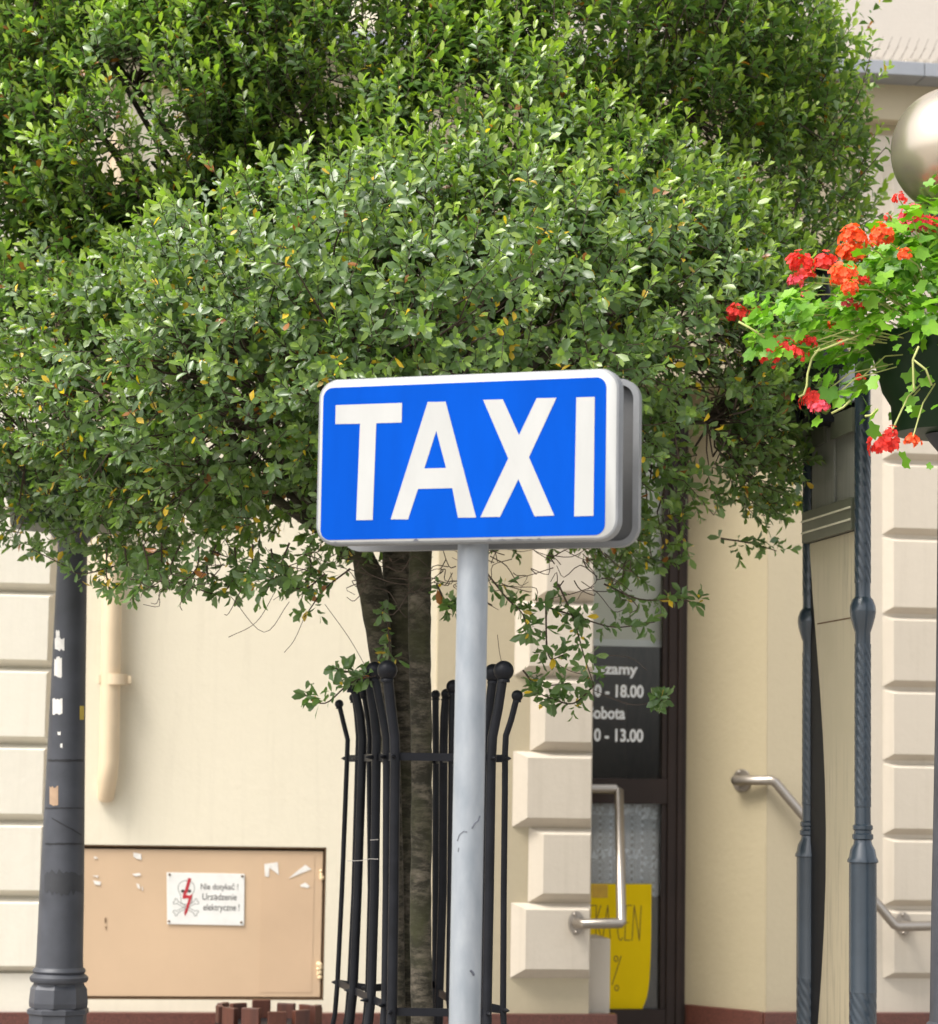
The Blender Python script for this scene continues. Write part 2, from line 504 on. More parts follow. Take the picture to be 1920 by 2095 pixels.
# electrical cabinet niche
c_u0, c_u1 = fu(120), fu(672)
c_z0, c_z1 = fz(2046, 420), fz(1731, 420)
zp = fz(2074, 1000, 0.04)        # plinth top
w = MB()
w.fbox(UL, c_u0, 0, ZT, -0.5, 0)
w.fbox(c_u0, c_u1, 0, c_z0, -0.5, 0)
w.fbox(c_u0, c_u1, c_z1, ZT, -0.5, 0)
w.fbox(c_u1, u_tan, 0, ZT, -0.5, 0)
w.build('wall', M['wall'], bld)
w = MB()
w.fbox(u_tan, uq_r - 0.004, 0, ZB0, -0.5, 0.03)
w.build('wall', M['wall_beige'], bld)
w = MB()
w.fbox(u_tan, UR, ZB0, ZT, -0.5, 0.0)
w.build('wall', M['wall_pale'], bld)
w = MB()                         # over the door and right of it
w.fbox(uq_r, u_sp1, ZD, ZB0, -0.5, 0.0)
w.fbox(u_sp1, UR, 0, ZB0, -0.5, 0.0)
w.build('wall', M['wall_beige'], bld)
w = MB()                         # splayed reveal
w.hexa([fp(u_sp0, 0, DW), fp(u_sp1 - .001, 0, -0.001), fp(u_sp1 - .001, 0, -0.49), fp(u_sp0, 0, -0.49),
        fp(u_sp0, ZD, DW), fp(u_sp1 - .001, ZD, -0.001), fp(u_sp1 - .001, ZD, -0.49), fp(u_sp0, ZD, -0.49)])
w.build('door_reveal', M['wall_reveal_shade'], bld)
w = MB(); w.fbox(uq_r - 0.02, fu(1251, -0.05), 0, fz(1921, 1230, -0.03), -0.33, -0.03)
w.build('door_cheek', M['block_beige'], bld, bevel=0.004)
# plinth
w = MB()
w.fbox(UL, fu(1268, 0.05), 0, zp, 0.0, 0.055)
w.build('plinth', M['granite'], bld, bevel=0.004)
w = MB()
zp2 = fz(2071, 1540, 0.03)
w.fbox(u_sp1 - 0.02, UR, 0, zp2, 0.0, 0.05)
w.hexa([fp(u_sp0, 0, DW + 0.03), fp(u_sp1 - .022, 0, 0.03), fp(u_sp1 - .022, 0, -0.2), fp(u_sp0, 0, -0.45),
        fp(u_sp0, zp2, DW + 0.03), fp(u_sp1 - .022, zp2, 0.03), fp(u_sp1 - .022, zp2, -0.2), fp(u_sp0, zp2, -0.45)])
w.build('plinth', M['granite'], bld, bevel=0.004)
# left rusticated pier: one block per course
lb = []
ur = fu(104, 0.06)
edges = [1987, 1851, 1822, 1692, 1667, 1533, 1510, 1376, 1354, 1221, 1196]
bot = [1991, 1836, 1680, 1522, 1365, 1209]
for i in range(10):
    yb = bot[i] if i < 6 else 1209 - 156.5 * (i - 5)
    yt = bot[i + 1] if i + 1 < 6 else 1209 - 156.5 * (i - 4)
    k = MB().fblock(-3.4, ur, fz(yb, 60, 0.03), fz(yt, 60, 0.03) - 0.003, 0.002, 0.06, .03, .03, .022, .030)
    k.build('rustic_block', M['block'], bld)
w = MB(); w.fbox(-3.38, ur - 0.02, zp, fz(1991, 60, 0.03) - 0.003, 0.002, 0.035); w.build('pier_base', M['block'], bld)
# corner blocks left of the door: long and short in turn
rows = [2002, 1847, 1693, 1537, 1383, 1229]
for i in range(11):
    yb = rows[i] if i < 6 else 1229 - 154 * (i - 5)
    yt = rows[i + 1] if i + 1 < 6 else 1229 - 154 * (i - 4)
    if fz(yt, 1130) > ZB0: break
    left = 1050 if i % 2 == 0 else 1084
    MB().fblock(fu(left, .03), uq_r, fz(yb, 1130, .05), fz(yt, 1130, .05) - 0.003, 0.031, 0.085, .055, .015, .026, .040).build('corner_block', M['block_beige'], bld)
# right pier
rowr = [2006, 1857, 1711, 1559, 1408, 1258, 1096]
for i in range(13):
    yb = rowr[i] if i < 7 else 1096 - 153 * (i - 6)
    yt = rowr[i + 1] if i + 1 < 7 else 1096 - 153 * (i - 5)
    if fz(yt, 1830) > ZB0 - .05: break
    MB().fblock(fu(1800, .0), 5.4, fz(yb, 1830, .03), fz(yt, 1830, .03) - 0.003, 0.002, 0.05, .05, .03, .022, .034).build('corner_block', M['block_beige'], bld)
w = MB(); w.fbox(fu(1752, .0), 5.42, zp2, ZB0 - .05, 0.0, 0.012); w.build('pier_base', M['block_beige'], bld)
# cornice band with metal flashing
w = MB(); w.fbox(UL, UR, ZB0, ZB1 - 0.045, 0.0, 0.10); w.build('cornice', M['wall_beige'], bld, bevel=0.004)
fl_w = 0.26
zc1, zc0 = fz(122, 1800, fl_w), fz(150, 1800, fl_w)
us = [UL] + [fu(1897, fl_w) + 1.35 * k for k in range(-3, 3)] + [UR]
us = sorted(x for x in us if UL <= x <= UR)
for a, b_ in zip(us, us[1:]):
    w = MB(); w.fbox(a + 0.0015, b_ - 0.0015, zc0, zc1, 0.0, fl_w); w.build('flashing', M['flashing'], bld, bevel=0.003)
w = MB()
for i in range(130):
    a = UL + (UR - UL) * (i + rng.random()) / 130
    h = 0.008 + 0.012 * rng.random()
    w.fbox(a, a + 0.05 + 0.06 * rng.random(), zc1 + 0.001, zc1 + h, fl_w - 0.06, fl_w - 0.01 - 0.02 * rng.random())
tag(w.build('mortar_crumbs', M['mortar'], bld), kind='stuff')
# downpipe
dp = MB()
p_top = [fuz(234, 900, .06), fuz(229, 1230, .06), fuz(223, 1560, .06)]
pts = [fp(u, z, .06) for u, z in p_top] + [fp(*fuz(219, 1600, .05), .05), fp(*fuz(216, 1633, .01), .01)]
pts = [fp(fuz(238, 500, .06)[0], 4.3, .06)] + pts
dp.tube(pts, [.041] * 4 + [.040, .034], 20)
dpo = dp.build('downpipe', M['pipe'], bld, smooth=True, angle=50)
bz = fz(1390, 228, .06); bu = fu(228, .06)
br_ = MB(); br_.lathe([(.045, -.022), (.05, -.022), (.05, .022), (.045, .022)], fp(bu + .004, bz, .06), 20); br_.fbox(bu - .062, bu - .046, bz - .016, bz + .016, 0, .075); br_.fbox(bu + .053, bu + .070, bz - .016, bz + .016, 0, .075)
br_.build('bracket', M['pipe'], dpo, smooth=True, angle=40)

# door ------------------------------------------------------------------
dn = bpy.data.objects.new('door', None); dn.location = (0, 0, 0); COL.objects.link(dn); dn.parent = bld
du0, du1 = fu(1120, DW), fu(1408, DW)
g0, g1 = fu(1160, DW), fu(1362, DW)
zr1, zr0 = fz(1593, 1300, DW), fz(1645, 1300, DW)
zb = fz(2066, 1300, DW)
f = MB()
f.fbox(du0, g0, 0.35, ZD, DW - .09, DW - .002)
f.fbox(g1 + .012, du1, 0.35, ZD, DW - .09, DW - .002)
f.fbox(g0, g1 + .012, zr0, zr1, DW - .085, DW - .006)
f.fbox(g0, g1 + .012, 0.35, zb, DW - .085, DW - .006)
f.fbox(g0, g1 + .012, ZD - .12, ZD, DW - .085, DW - .006)
f.build('door_frame', M['door'], dn, bevel=0.003)
f = MB()                                         # overlapping leaf edge and glazing bead
f.fbox(fu(1386, DW), fu(1396, DW), 0.35, ZD - .01, DW - .02, DW + .012)
f.fbox(g1 - .012, g1 + .014, zb + .001, zr0 - .001, DW - .05, DW - .016)
f.fbox(g1 - .012, g1 + .014, zr1 + .001, ZD - .121, DW - .05, DW - .016)
f.build('glazing_bead', M['door'], dn, bevel=0.002)
for a, b_ in ((zb, zr0), (zr1, ZD - .12)):
    f = MB(); f.fbox(g0, g1, a, b_, DW - .052, DW - .046); f.build('pane', M['glass'], dn)
tag(dn, 'dark brown framed glazed door of the building with opening hours lettered on its pane')
# room behind the door: walls, floor and ceiling
f = MB()
r0, r1, rw = du0 - .8, du1 + .1, -2.2
f.fbox(r0, r1, 0.30, 3.6, rw - .1, rw)
f.fbox(r0 - .1, r0, 0.30, 3.6, rw, -.5); f.fbox(r1, r1 + .1, 0.30, 3.6, rw, -.5)
f.fbox(r0, r1, 0.2, 0.34, rw, -.5); f.fbox(r0, r1, 3.5, 3.6, rw, -.5)
f.fbox(r0, du0, 0.3, 3.6, -.52, DW - .1); f.fbox(r0, r1, ZD, 3.6, -.52, DW - .1)
f.build('interior_room', M['interior'], bld)
# door lettering (on the outside of the glass)
LW = DW - .0455
def dl(s, xl, xr, yt, yb, parent=dn):
    x0_, x1_ = fu(xl, LW), fu(xr, LW)
    z1_, z0_ = fz(yt, 1270, LW), fz(yb, 1270, LW)
    text_mesh('lettering', s, fp(0, 0, LW), FU, Z, FN, x0_, x1_, z0_, z1_, M['vinyl'], parent, 0.0006, 0.032)
S6 = lambda x: 1000 + x / 3.696
T6 = lambda y: 1180 + y / 3.696
dl('Zapraszamy', S6(540), S6(1122), T6(655), T6(766))
dl('0 - 18.00', S6(795), S6(1168), T6(816), T6(914))
dl('Sobota', S6(745), S6(1030), T6(983), T6(1080))
dl('0 - 13.00', S6(795), S6(1168), T6(1150), T6(1250))

# roller blind, lace curtain and price notice hang behind the glass
bl = MB(); bw = DW - .10
bl.fbox(fu(1150, bw), fu(1352, bw), fz(1322, 1290, bw), 3.3, bw - .004, bw)
o = bl.build('roller_blind', M['blind'])
tag(o, 'pale roller blind half drawn behind the upper door pane', 'blind')
bar = MB(); bar.fbox(fu(1150, bw), fu(1353, bw), fz(1322, 1290, bw) - .002, fz(1309, 1290, bw), bw - .012, bw + .010); bar.build('bottom_bar', M['vinyl'], o)
cordp = fp(fu(1365, DW + .005), 0, DW + .012)
# lace
cw = DW - .085
nu, nz = 90, 12
lu0, lu1 = fu(1140, cw), fu(1354, cw)
lz1 = fz(1640, 1290, cw)
verts, faces, uvs = [], [], []
for i in range(nu + 1):
    s = i / nu
    zbt = fz(1812, 1290, cw) if s < 0.82 else fz(1836, 1340, cw)
    zbt += 0.008 * abs(math.sin(s * 40))
    for j in range(nz + 1):
        t = j / nz
        verts.append(fp(lu0 + (lu1 - lu0) * s, lz1 + .06 + (zbt - lz1 - .06) * t, cw + .012 * math.sin(s * 34 + 2 * math.sin(s * 9)) * (0.5 + .5 * t)))
        uvs.append((s * (lu1 - lu0) * 1.6, t * 0.42))
for i in range(nu):
    for j in range(nz):
        a = i * (nz + 1) + j
        faces.append((a, a + 1, a + nz + 2, a + nz + 1))
me = bpy.data.meshes.new('lace_curtain'); me.from_pydata(verts, [], faces); me.materials.append(M['lace']); me.shade_smooth()
ul = me.uv_layers.new(name='UVMap')
for lp in me.loops: ul.data[lp.index].uv = uvs[lp.vertex_index]
o = bpy.data.objects.new('lace_curtain', me); COL.objects.link(o)
tag(o, 'white net lace curtain hanging behind the lower door pane', 'curtain')
# yellow notice
pw = DW - .0435
X3 = lambda x: 1205 + x / 6.72
Y3 = lambda y: 1780 + y / 6.72
def p3(x, y):
    return fuz(X3(x), Y3(y), pw)
poly = [p3(-330, 190), p3(-330, 1915), p3(735, 1915), p3(770, 1840), p3(800, 1750), p3(822, 1640), p3(838, 1480), p3(852, 1200), p3(860, 900), p3(866, 195)]
nt_ = thing('price_notice', fp(*p3(300, 1900), pw), 'yellow handwritten price cut notice taped to the lower door pane', 'notice')
MB().prism(poly, fp(0, 0, pw), FU, Z, FN, -0.001, 0).build('notice_card', M['yellow'], nt_)
strokes = [[(-10, 492), (108, 488)], [(104, 500), (97, 900)], [(166, 488), (106, 690), (166, 912)], [(195, 920), (262, 490), (298, 945)], [(222, 745), (280, 742)],
           [(500, 500), (470, 486), (430, 520), (405, 640), (398, 830), (412, 940), (440, 972), (466, 935)],
           [(592, 487), (516, 492), (496, 968), (572, 968)], [(508, 735), (548, 722)], [(595, 970), (626, 486), (696, 970), (722, 490)],
           [(446, 1185), (322, 1580)]]
ww = MB()
for s in strokes:
    ww.ribbon([p3(*q) for q in s], 0.0042, fp(0, 0, pw), FU, Z, FN, 0.0004, 0.0008)
for cx, cy in ((375, 1222), (385, 1625)):
    ww.ribbon([p3(cx + 26 * math.cos(a), cy + 38 * math.sin(a)) for a in np.linspace(0, 6.283, 14)], 0.0042, fp(0, 0, pw), FU, Z, FN, 0.0004, 0.0008)
ww.build('handwriting', M['marker'], nt_)
MB().prism([p3(40, 200), p3(40, 385), p3(262, 385), p3(262, 200)], fp(0, 0, pw), FU, Z, FN, 0.0003, 0.0006).build('tape_piece', simple('brown_tape', (0.52, 0.31, 0.01, 1), 0.4), nt_)

# handrails ------------------------------------------------------------------
def flange(mb, c, n, r, th=.008, sx=1.0):
    n = n.normalized(); s = n.cross(Z).normalized(); t = s.cross(n)
    mb.prism([(r * sx * math.cos(a), r * math.sin(a)) for a in np.linspace(0, 2 * math.pi, 28, endpoint=False)], c, s, t, n, 0, th)
    return mb
def bolts(c, n, r, parent, sx=1.0):
    n = n.normalized(); s = n.cross(Z).normalized(); t = s.cross(n)
    for a in (70, 110 + 160, ):
        p = c + s * (r * sx * math.cos(rad(a))) + t * (r * math.sin(rad(a))) + n * .008
        MB().ball(p, .009, 10, 6).build('bolt', M['steel'], parent, smooth=True)
def pt(x, y, w_): return fp(*fuz(x, y, w_), w_)
S7 = lambda x: 1020 + x / 3.767
T7 = lambda y: 1560 + y / 3.767
fc = pt(S7(600), T7(1237), .086)
hr = thing('handrail', fp(fu(1200), 0, .1), 'bent steel handrail beside the corner blocks left of the door', 'handrail', 'steel handrails by the door')
a = pt(S7(930), T7(205), -.20); c_ = pt(S7(950), T7(1240), .17)
t0 = MB(); t0.tube([fc + FN * .004, fc + FN * .055, fc + FN * .084 + FU * .012, c_ - FU * .02, c_ - FU * .004, c_ + (a - c_).normalized() * .006, c_ + (a - c_).normalized() * .03, a - (a - c_).normalized() * .01, a - FU * .012, a - FU * .30], .0205, 18)
t0.build('rail_tube', M['steel'], hr, smooth=True, angle=50)
flange(MB(), fc, FN, .050, .008, 0.68).build('flange', M['steel'], hr, bevel=.002)
bolts(fc, FN, .038, hr, .6)
SPN = (FN * (u_sp1 - u_sp0) - FU * 0.36).normalized()       # normal of the splayed reveal
SPN = (FN * 0.72 - FU * 0.69).normalized()
hr2 = thing('handrail', fp(fu(1700), 0, .1), 'bent steel handrail running down from the door reveal behind the notice board', 'handrail', 'steel handrails by the door')
# flange position on the reveal plane
d = ray(1520, 1597); p0_ = fp(u_sp0, 0, DW); nn = (fp(u_sp1, 0, 0) - p0_).cross(Z).normalized()
if nn.dot(FN) < 0: nn = -nn
fc2 = EYE + d * ((p0_ - EYE).dot(nn) / d.dot(nn)) + nn * .001
e1 = pt(1584, 1597, .06); e2 = pt(1834, 1896, .16); e3 = pt(2250, 1888, .16)
t0 = MB(); t0.tube([fc2, fc2 + nn * .05, fc2 + nn * .07 + FU * .02, e1 - FU * .007, e1 + (e2 - e1).normalized() * .007, e2 - (e2 - e1).normalized() * .007, e2 + FU * .007, e3], .0205, 18)
t0.build('rail_tube', M['steel'], hr2, smooth=True, angle=50)
flange(MB(), fc2, nn, .050).build('flange', M['steel'], hr2, bevel=.002)
bolts(fc2, nn, .038, hr2)
fc3 = pt(1848, 1890, .052)
flange(MB(), fc3, FN, .050, .008, .72).build('flange', M['steel'], hr2, bevel=.002)
bolts(fc3, FN, .040, hr2, .2)
t0 = MB(); t0.tube([fc3 + FN * .004, fc3 + FN * .10], .014, 12); t0.build('rail_bracket', M['steel'], hr2, smooth=True, angle=50)

# electrical cabinet ------------------------------------------------------------------
cb = thing('electrical_cabinet', fp((c_u0 + c_u1) / 2, c_z0, 0), 'flat peach painted metal cabinet door set into the cream wall', 'cabinet')
q = MB(); q.fbox(c_u0 + .002, c_u1 - .002, c_z0 + .002, c_z1 - .002, -.12, -.055); q.build('cabinet_recess', M['gapdark'], cb)
q = MB()
q.fbox(c_u0 + .001, c_u1 - .001, c_z1 - .006, c_z1 - .001, -.054, -.001); q.fbox(c_u1 - .006, c_u1 - .001, c_z0 + .006, c_z1 - .0065, -.054, -.001); q.fbox(c_u0 + .001, c_u1 - .007, c_z0 + .001, c_z0 + .006, -.054, -.001)
q.build('cabinet_frame', M['gapdark'], cb)
q = MB(); q.fbox(c_u0 + .01, c_u1 - .012, c_z0 + .011, c_z1 - .017, -.05, -.012); q.build('cabinet_door', M['cab'], cb, bevel=.003)
q = MB(); su = fu(541); q.fbox(su, su + .22, c_z0 + .03, c_z1 - .04, -.0122, -.0105); q.build('door_patch', simple('peach_patch', (0.535, 0.375, 0.24, 1), 0.62, 0, .05, 3), cb)
Z5 = lambda x, y: fuz(x / 2.64, 1540 + y / 2.64, -.012)
def scrap(pts, name='paper_scrap', m_=None):
    MB().prism([Z5(*p) for p in pts][::-1], fp(0, 0, -.012), FU, Z, FN, .0022, .0034).build(name, m_ or M['paper'], cb)
scrap([(1428, 602), (1500, 592), (1506, 660), (1480, 640), (1455, 622), (1452, 672), (1432, 668)])
scrap([(1560, 680), (1600, 645), (1650, 606), (1682, 630), (1620, 655)])
scrap([(1622, 716), (1650, 702), (1674, 722), (1664, 732), (1625, 724)])
scrap([(720, 540), (762, 548), (764, 578), (740, 574), (722, 562)])
scrap([(714, 656), (756, 650), (762, 664), (730, 668)])
scrap([(736, 706), (752, 712), (758, 738), (744, 730)]); scrap([(766, 716), (774, 742), (768, 746)])
scrap([(503, 690), (545, 697), (542, 716), (512, 712)]); scrap([(500, 665), (532, 664), (528, 676)]); scrap([(510, 560), (532, 570), (508, 574)])
scrap([(566, 895), (574, 890), (572, 922), (566, 920)], 'rust_mark', M['gapdark']); scrap([(568, 938), (578, 940), (572, 958)], 'rust_mark', M['gapdark'])
hm = MB()
for k in range(26):                          # squeezed-out filler along the hinge side
    t = rng.random(); zc = fz(1540 + 1180 / 2.64, 665) + (rng.random() - .5) * .055 if k < 18 else fz(1540 + 660 / 2.64, 665) + (rng.random() - .5) * .04
    hm.ball(fp(c_u1 - .012 - .012 * rng.random(), zc, -.008), .006 + .006 * rng.random(), 7, 5)
tag(hm.build('filler_blobs', M['foam'], cb, smooth=True), kind='stuff')

# warning plate on the cabinet
SX = lambda x, y: fuz(330 + x / 9.726, 1760 + y / 9.726, -.008)
wp = thing('warning_plate', fp(*SX(880, 1270), -.008), 'small white electrical warning plate with skull and red arrow on the peach cabinet', 'sign')
PO = fp(0, 0, -.008)
def rr_poly(w_, h_, r_, seg=6):
    out = []
    for cx, cy, a0 in ((w_ / 2 - r_, h_ / 2 - r_, 0), (-w_ / 2 + r_, h_ / 2 - r_, 90), (-w_ / 2 + r_, -h_ / 2 + r_, 180), (w_ / 2 - r_, -h_ / 2 + r_, 270)):
        for i in range(seg + 1):
            a = rad(a0 + 90 * i / seg)
            out.append((cx + r_ * math.cos(a), cy + r_ * math.sin(a)))
    return out
corners = [SX(110, 245), SX(1660, 275), SX(1648, 1305), SX(118, 1275)]
MB().prism([corners[3], corners[2], corners[1], corners[0]], PO, FU, Z, FN, -.0015, .0018).build('plate', M['enamel'], wp, bevel=.0012)
for x, y in ((165, 288), (1612, 320), (1592, 1240), (155, 1220)):
    MB().ball(fp(*SX(x, y), -.0055), .0052, 8, 6).build('screw', M['gapdark'], wp, smooth=True)
D0, D1 = .0019, .0023
sk = MB()
out = [(500 + 165 * math.cos(a), 560 - 155 * math.sin(a)) for a in np.linspace(-.5, math.pi + .5, 22)]
out += [(385, 690), (395, 840), (440, 880), (570, 880), (610, 830), (615, 690)]
sk.ribbon([SX(*p) for p in out], .0026, PO, FU, Z, FN, D0, D1, True)
sk.build('skull', M['ink_grey'], wp)
ey = MB()
for x in (430, 560):
    ey.prism([SX(x + 40 * math.cos(a), 618 - 34 * math.sin(a)) for a in np.linspace(0, 6.283, 12, endpoint=False)], PO, FU, Z, FN, D0, D1 + .0002)
ey.build('eye_socket', M['ink'], wp)
bn = MB()
def bone(a, b_):
    ax, ay = a; bx, by = b_
    L = math.hypot(bx - ax, by - ay); tx, ty = (bx - ax) / L, (by - ay) / L; nx, ny = -ty, tx
    P_ = lambda s, t: SX(ax + tx * s + nx * t, ay + ty * s + ny * t)
    bn.ribbon([P_(70, 22), P_(20, 62), P_(-10, 40), P_(8, 0), P_(-10, -40), P_(20, -62), P_(70, -22), P_(L - 70, -22), P_(L - 20, -62), P_(L + 10, -40), P_(L - 8, 0), P_(L + 10, 40), P_(L - 20, 62), P_(L - 70, 22)], .0026, PO, FU, Z, FN, D0, D1, True)
bone((262, 810), (715, 1065)); bone((262, 1065), (722, 815))
bn.build('crossbones', M['ink_grey'], wp)
MB().prism([SX(*p) for p in [(535, 355), (600, 365), (520, 640), (490, 690), (560, 705), (630, 670), (540, 960), (518, 1040), (470, 1115), (455, 1040), (490, 960), (545, 760), (420, 770), (430, 690), (470, 600)]][::-1], PO, FU, Z, FN, D0 + .0003, D1 + .0006).build('lightning_arrow', M['red_ink'], wp)
for s, x0, x1, y1_, y0_ in (('Nie dotykać !', 790, 1530, 455, 630), ('Urządzenie', 822, 1500, 665, 835), ('elektryczne !', 838, 1555, 870, 1050)):
    (u0_, z1_), (u1_, z0_) = SX(x0, y1_), SX(x1, y0_)
    text_mesh('lettering', s, fp(0, 0, -.008), FU, Z, FN, u0_, u1_, z0_, z1_, M['ink'], wp, D1 + .0002, .004)

# bird spikes on the flashing
bs = thing('bird_spikes', fp(fu(1850, .2), zc1, .2), 'row of thin bird deterrent spikes on the cornice flashing', 'bird spikes')
b0 = MB(); b0.fbox(fu(1780, .2), fu(2080, .2), zc1 + .001, zc1 + .008, .16, .19); b0.build('spike_base', M['spike'], bs)
sp1 = MB(); sp1.tube([fp(0, 0, 0), fp(.045, .118, .03)], .0016, 4)
proto_sp = sp1.build('spike', M['spike'], bs)
u0s = fu(1790, .2)
for i in range(30):
    lo = i % 2
    oo = proto_sp if i == 0 else copy_child(proto_sp, bs)
    oo.location = fp(u0s + .0205 * i, zc1 + .006, .16 + .03 * lo) - FO - wloc(bs) + FO - fp(0, 0, 0) + FO - FO if False else (fp(u0s + .0205 * i, zc1 + .006, .16 + .03 * lo) - fp(0, 0, 0))
    oo.scale = (1, 1, 0.62 + 0.42 * (1 - lo))
# scale keeps the foot where it is: spikes start at the facade origin, so shift by hand
for oo in bs.children:
    if oo.name.startswith('spike') and not oo.name.startswith('spike_base'):
        base = fp(0, 0, 0) - wloc(bs)
        oo.location = oo.location + Vector((0, 0, base.z * (1 - oo.scale.z)))

# black lantern on an arm from the back post of the notice board
YLN = 7.85
lx = at_y(1686, 700, YLN)
zl = lambda y: at_y(1686, y, YLN).z
ln = thing('lantern', (lx.x, YLN, zl(868)), 'black lantern with ball finial half hidden by red geraniums beside the twisted posts', 'lantern')
c0 = Vector((lx.x, YLN, 0))
MB().ball(c0 + Z * zl(541), .038, 20, 12).build('finial', M['black'], ln, smooth=True)
MB().lathe([(r_ * .73, z_) for r_, z_ in [(.02, zl(575)), (.03, zl(600)), (.032, zl(640)), (.05, zl(660)), (.07, zl(690)), (.125, zl(735)), (.135, zl(745)), (.12, zl(752))]][::-1], c0, 24).build('lantern_roof', M['black'], ln, smooth=True, angle=40)
MB().lathe([(.015, zl(600)), (.013, zl(541))], c0, 12).build('neck', M['black'], ln)
fr_ = MB()
for k in range(4):
    a = rad(45 + 90 * k + 8); r1, r0 = .120, .084
    fr_.tube([c0 + Vector((r1 * math.cos(a), r1 * math.sin(a), zl(752))), c0 + Vector((r0 * math.cos(a), r0 * math.sin(a), zl(862)))], .008, 6)
fr_.lathe([(.08, zl(868)), (.092, zl(868)), (.092, zl(858)), (.08, zl(858))], c0, 4, rad(53))
fr_.lathe([(.122, zl(760)), (.127, zl(760)), (.127, zl(748)), (.122, zl(748))], c0, 4, rad(53))
fr_.build('lantern_frame', M['black'], ln)
MB().lathe([(.077, zl(858)), (.11, zl(755))], c0, 4, rad(53)).build('lantern_glass', M['lantern_glass'], ln)
pb_ = at_y(1658, 830, 8.13)
ar = MB(); ar.tube([c0 + Z * zl(640), c0 + Vector((.02, .10, zl(640))), Vector((pb_.x, 8.10, zl(690)))], .010, 8); ar.build('bracket_arm', M['black'], ln, smooth=True)

# ------------------------------------------------------------------ taxi sign
SA = rad(20)
SR, SN = Vector((math.cos(SA), -math.sin(SA), 0)), Vector((-math.sin(SA), -math.cos(SA), 0))
SCN = at_y(951, 937, 5.3)
tx = thing('taxi_sign', (SCN.x + .02, 5.37, 0), 'blue and white TAXI sign on a grey galvanised pole', 'sign')
SW, SH = 0.664, 0.352
def pan(name, c, n, m_face, m_side, parent, depth=.028):
    """A folded sheet-metal tray: flat face with rounded rim, hollow behind."""
    r = SR
    mb = MB(); k0 = 0
    loops = [(0.0, .0065, 0), (-.0025, .002, 0), (-.008, 0.0, 0), (-depth, 0.0, 0), (-depth, .013, 0), (-.004, .013, 0)]
    seg = 8
    rings = []
    for dpt, ins, _ in loops:
        pl = rr_poly(SW - 2 * ins, SH - 2 * ins, .043 - ins, seg)
        rings.append([c + r * s + Z * t + n * dpt for s, t in pl])
    m_ = len(rings[0])
    for rg in rings: mb.v.extend(rg)
    mb.f.append(tuple(range(m_)))
    for i in range(len(rings) - 1):
        for j in range(m_):
            a_, b_ = i * m_ + j, i * m_ + (j + 1) % m_
            mb.f.append((a_, a_ + m_, b_ + m_, b_))
    mb.f.append(tuple((len(rings) - 1) * m_ + j for j in range(m_))[::-1])
    o_ = mb.build(name, m_face, parent, smooth=True, angle=35)
    o_.data.materials.append(m_side)
    o_.data.materials.append(M['rim'])
    for p in o_.data.polygons[1 + 2 * m_:]: p.material_index = 1
    for p in o_.data.polygons[1:1 + 4 * m_]: p.material_index = 2
    bm_ = __import__('bmesh').new(); bm_.from_mesh(o_.data); __import__('bmesh').ops.recalc_face_normals(bm_, faces=bm_.faces); bm_.to_mesh(o_.data); bm_.free()
    return o_
GAP = .170
M['alu_shade'] = simple('shaded_plate_back', (0.10, 0.10, 0.10, 1), 0.55, 0.2, 0.2, 6)  # shade inside the hollow plates put into a darker grey
front = pan('front_plate', SCN, SN, M['white'], M['alu_shade'], tx)
back = pan('back_plate', SCN - SN * GAP, -SN, M['white'], M['alu_shade'], tx)
# panel and letters, measured on the photograph and squared up on the plate
def st(x, y):
    s = (x - 70) / (1630 - 70)
    yt = 146 - 63 * (x - 130) / 1400.0
    yb_ = 1012 - 44 * (x - 130) / 1400.0
    t = (y - yt) / (yb_ - yt)
    return ((s - .5) * SW, (.5 - t) * SH)
a0, a1 = st(100, 580)[0], st(1564, 540)[0]
b1, b0 = st(850, 160)[1], st(850, 962)[1]
pl = [(s + (a0 + a1) / 2, t + (b0 + b1) / 2) for s, t in rr_poly(a1 - a0, b1 - b0, .022, 6)]
panel = MB().prism(pl, SCN, SR, Z, SN, .0002, .0008).build('blue_panel', M['blue'], front)
MB().prism([(-(s), t) for s, t in pl][::-1], SCN - SN * GAP, SR, Z, -SN, .0002, .0008).build('blue_panel', M['blue'], back)
LET = {
    'T': [[(168, 282), (520, 268), (520, 370), (386, 375), (377, 877), (290, 880), (300, 378), (168, 381)]],
    'A1': [[(655, 262), (702, 262), (702, 412), (643, 608), (612, 714), (563, 872), (472, 873)],
           [(702, 262), (748, 260), (915, 858), (822, 860), (790, 708), (756, 604), (702, 412)], [(643, 608), (756, 604), (790, 708), (612, 714)]],
    'X': [[(942, 250), (1043, 247), (1128, 432), (1215, 240), (1315, 238), (1180, 545), (1311, 843), (1212, 848), (1128, 658), (1037, 853), (937, 856), (1075, 552)]],
    'I': [[(1415, 235), (1507, 232), (1507, 842), (1411, 846)]]}
for kx, polys in LET.items():
    L_, Lb = MB(), MB()
    for i, p in enumerate(polys):
        pp = [st(*q) for q in p][::-1]
        L_.prism(pp, SCN, SR, Z, SN, .0009, .0014)
        cxm = 0
        Lb.prism([(s, t) for s, t in pp], SCN - SN * GAP, -SR, Z, -SN, .0009, .0014)
    L_.build('letter', M['white'], front)
    Lb.build('letter', M['white'], back)
